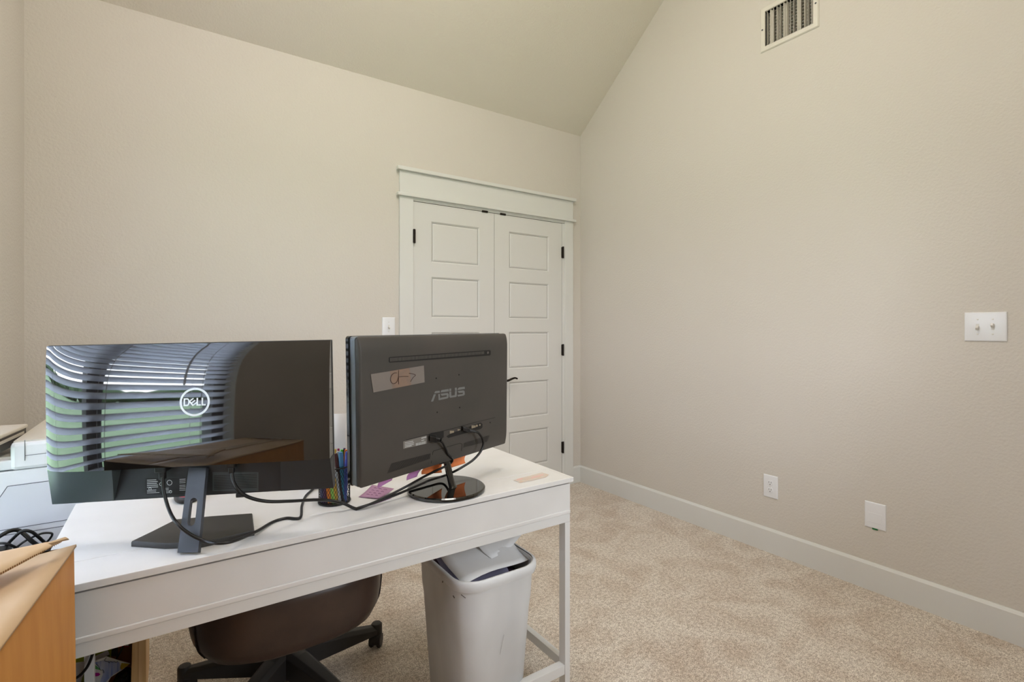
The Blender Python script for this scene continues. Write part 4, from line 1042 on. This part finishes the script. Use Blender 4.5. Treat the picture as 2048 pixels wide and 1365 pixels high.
# ================================================================== WOODEN CRATE and its contents under the desk
KY0, KY1 = 2.00, 2.30
kx1 = onY(292, 1330, KY0).x; kx0 = -.37; KH = .44
o = thing('wooden_crate', ((kx0 + kx1) / 2, (KY0 + KY1) / 2, 0), 'open pine crate standing on the carpet behind the desk leg', 'crate')
m = MB().box((kx1 - .018, kx1), (KY0 + .014, KY1), (.001, KH)).box((kx0, kx0 + .018), (KY0 + .014, KY1), (.001, KH)); m.build('side_board', 'pine', o, smooth=0, bevel=.0015)
st0 = onY(262, 1330, KY0).x; st1 = onY(276, 1330, KY0).x
MB().prism([(st0 - .003, KY0, .001), (kx1, KY0, .001), (kx1, KY0, KH), (st0 + .008, KY0, KH)], (0, .014, 0)).build('front_stile', 'pine', o, smooth=0, bevel=.0015)
MB().box((st1, st1 + .001), (KY0 - .0006, KY0), (.001, KH)).build('board_joint', 'pined', o, smooth=0)
MB().box((kx0, kx0 + .06), (KY0, KY0 + .014), (.001, KH)).build('front_stile', 'pine', o, smooth=0, bevel=.0015)
MB().box((kx0 + .018, kx1 - .018), (KY1 - .012, KY1), (.001, KH)).build('back_board', 'pined', o, smooth=0)
MB().box((kx0 + .018, kx1 - .018), (KY0 + .014, KY1 - .012), (.001, .012)).build('bottom_board', 'pined', o, smooth=0)
MB().box((kx0 + .06, st0), (KY0 + .001, KY0 + .010), (.001, .10)).build('front_board', 'pined', o, smooth=0)
def Kq(pts, Y): return [onY(x, y, Y) for x, y in pts]
def slab(name, m_, pts, Y, label, cat, thk=.01, parts=()):
    P = Kq(pts, Y); ob = MB().prism(P, (0, thk, 0)).build(name, m_, None, smooth=0); tag(ob, label, cat)
    for nm, mm, q in parts:
        MB().add(Kq(q, Y - .0012), [tuple(range(len(q)))]).build(nm, mm, ob, smooth=0)
    return ob
# lime edged book standing behind
slab('picture_book', 'lime', [(140, 1300), (222, 1268), (222, 1310), (206, 1460), (140, 1460)], 2.16, 'lime green and white book standing inside the crate', 'book', .03,
     (('page_panel', 'paper', [(140, 1328), (168, 1324), (216, 1301), (219, 1310), (192, 1325), (168, 1346), (140, 1440)]), ('print_line', 'line', [(192, 1322.5), (219, 1311), (219, 1311.6), (192, 1323.2)])))
slab('grey_envelope', 'tray', [(215, 1270), (236, 1260), (236, 1315), (215, 1312)], 2.19, 'grey brown card standing beside the lime book', 'card', .004)
# child's drawing
dr = [(186, 1330), (192, 1322), (213, 1314), (238, 1322), (260.5, 1328), (243, 1342), (222, 1355), (186, 1420)]
slab('crayon_drawing', 'paper', dr, 2.08, "child's blue crayon drawing leaning in the crate", 'drawing', .0015,
     (('scribble_patch', 'scrib', [(190, 1326), (205, 1322), (238, 1325), (243, 1340), (224, 1352), (205, 1372), (196, 1372), (206, 1350), (205, 1342), (196, 1336)]), ('yellow_corner', 'yellow', [(243, 1327), (260, 1328.5), (243, 1341), (240, 1337)]),
      ('magenta_spot', 'magenta', [(186, 1350), (190, 1346.5), (197, 1346.5), (201, 1349.5), (197, 1353), (190, 1354)]), ('green_patch', 'lightgreen', [(187, 1337), (190, 1331), (197, 1336), (201, 1341), (190, 1339)])))
dl = MB()
def kl(pts, Y, r): dl.tube([onY(x, y, Y) for x, y in pts], r, 5, 4)
kl([(213, 1316), (209, 1322), (214, 1324), (217, 1325), (219, 1327), (221, 1324), (225, 1325.5), (229, 1324), (232, 1326), (236, 1323)], 2.0775, .0006)
kl([(192, 1329), (197, 1333), (201, 1341), (206, 1341), (208, 1347)], 2.0775, .0006)
dl.build('pen_line', 'line', bpy.data.objects['crayon_drawing'], smooth=0)
# black plastic bag, low
m = MB(); bc_ = onY(250, 1362, 2.12)
random.seed(2)
rg = []
for z, s in ((-.16, .8), (-.10, 1.0), (-.03, 1.0), (.015, .8), (.035, .4)):
    rg.append([bc_ + V((.042 * s * math.cos(t_) * random.uniform(.88, 1.1), .06 * s * math.sin(t_) * random.uniform(.85, 1.1), z + random.uniform(-.006, .006))) for t_ in [2 * math.pi * k / 16 for k in range(16)]])
tag(m.loft(rg).build('plastic_bag', 'bag', None, smooth=80, sub=1), 'crumpled shiny black plastic bag low in the crate', 'bag')
slab('red_box', 'red', [(234, 1293), (248, 1286), (258, 1288), (257, 1295), (236, 1296)], 2.17, 'small red box at the back of the crate', 'box', .03, (('white_label', 'paper', [(250, 1288.5), (258, 1288), (257, 1293), (249, 1293)]),))
tag(MB().tube([onY(x, y, 2.10) for x, y in ((247, 1285), (245, 1296), (240, 1307), (233, 1318), (228, 1330))], .0022, 7).build('cable', 'cable', None, smooth=60), 'thin black cable dropping into the wooden crate', 'cable')
tag(MB().tube([onY(x, y, 1.80) for x, y in ((188, 1296), (184, 1312), (176, 1332), (165, 1347), (154, 1356), (140, 1362))], .0038, 8).build('cable', 'cable', None, smooth=60), 'black cable hanging across the far white desk leg', 'cable')

# ================================================================== LIGHT
w = bpy.data.worlds.new('overcast_sky'); scn.world = w; w.use_nodes = True
nt = w.node_tree; bg = nt.nodes['Background']
tc = nt.nodes.new('ShaderNodeTexCoord'); sp_ = nt.nodes.new('ShaderNodeSeparateXYZ'); rp = nt.nodes.new('ShaderNodeValToRGB')
nt.links.new(tc.outputs['Generated'], sp_.inputs[0]); nt.links.new(sp_.outputs['Z'], rp.inputs['Fac'])
e = rp.color_ramp.elements; e[0].position = 0; e[0].color = (.92, .96, 1, 1); e[1].position = .7; e[1].color = (.72, .84, 1, 1)
nt.links.new(rp.outputs['Color'], bg.inputs['Color']); bg.inputs['Strength'].default_value = 15
def light(name, kind, loc, power, colr, size, rot=None, sy=None, portal=False):
    l = bpy.data.lights.new(name, kind); l.energy = power; l.color = colr
    if kind == 'AREA':
        l.size = size
        if sy: l.shape = 'RECTANGLE'; l.size_y = sy
        if portal: l.cycles.is_portal = True
    else: l.shadow_soft_size = size
    ob = bpy.data.objects.new(name, l); col.objects.link(ob); ob.location = loc
    if rot: ob.rotation_euler = rot
    return ob
light('window_portal', 'AREA', (XL - .13, (WY0 + WY1) / 2, (WZ0 + WZ1) / 2), 1, (1, 1, 1), WY1 - WY0, (0, math.radians(-90), 0), WZ1 - WZ0, True)
bpy.data.objects['window_portal'].data.size = WZ1 - WZ0; bpy.data.objects['window_portal'].data.size_y = WY1 - WY0
light('window_portal', 'AREA', ((VX0 + VX1) / 2, YF - .13, (VZB + VZT) / 2), 1, (1, 1, 1), VX1 - VX0, (math.radians(90), 0, 0), VZT - VZB, True)
light('ceiling_lamp', 'POINT', (.80, YM - .1, 3.3), 25, (1, .93, .84), .30)
light('overhead_fill', 'AREA', (.75, YM - .1, 3.7), 22, (1, .96, .91), 1.1, (0, 0, 0), 1.3)  # unseen downward fill added for floor and desk top, no fixture there

# ================================================================== CAMERA
cd = bpy.data.cameras.new('camera'); cam = bpy.data.objects.new('camera', cd); col.objects.link(cam)
cam.location = CAM; cam.rotation_euler = (math.radians(90), 0, -YAW)
cd.sensor_width = 36; cd.lens = 36 * F / 2048; cd.shift_x = 0; cd.shift_y = -(682.5 - HZ) / 2048; cd.clip_start = .02; cd.clip_end = 400
scn.camera = cam
scn.view_settings.view_transform = 'Standard'; scn.view_settings.look = 'None'; scn.view_settings.exposure = .23
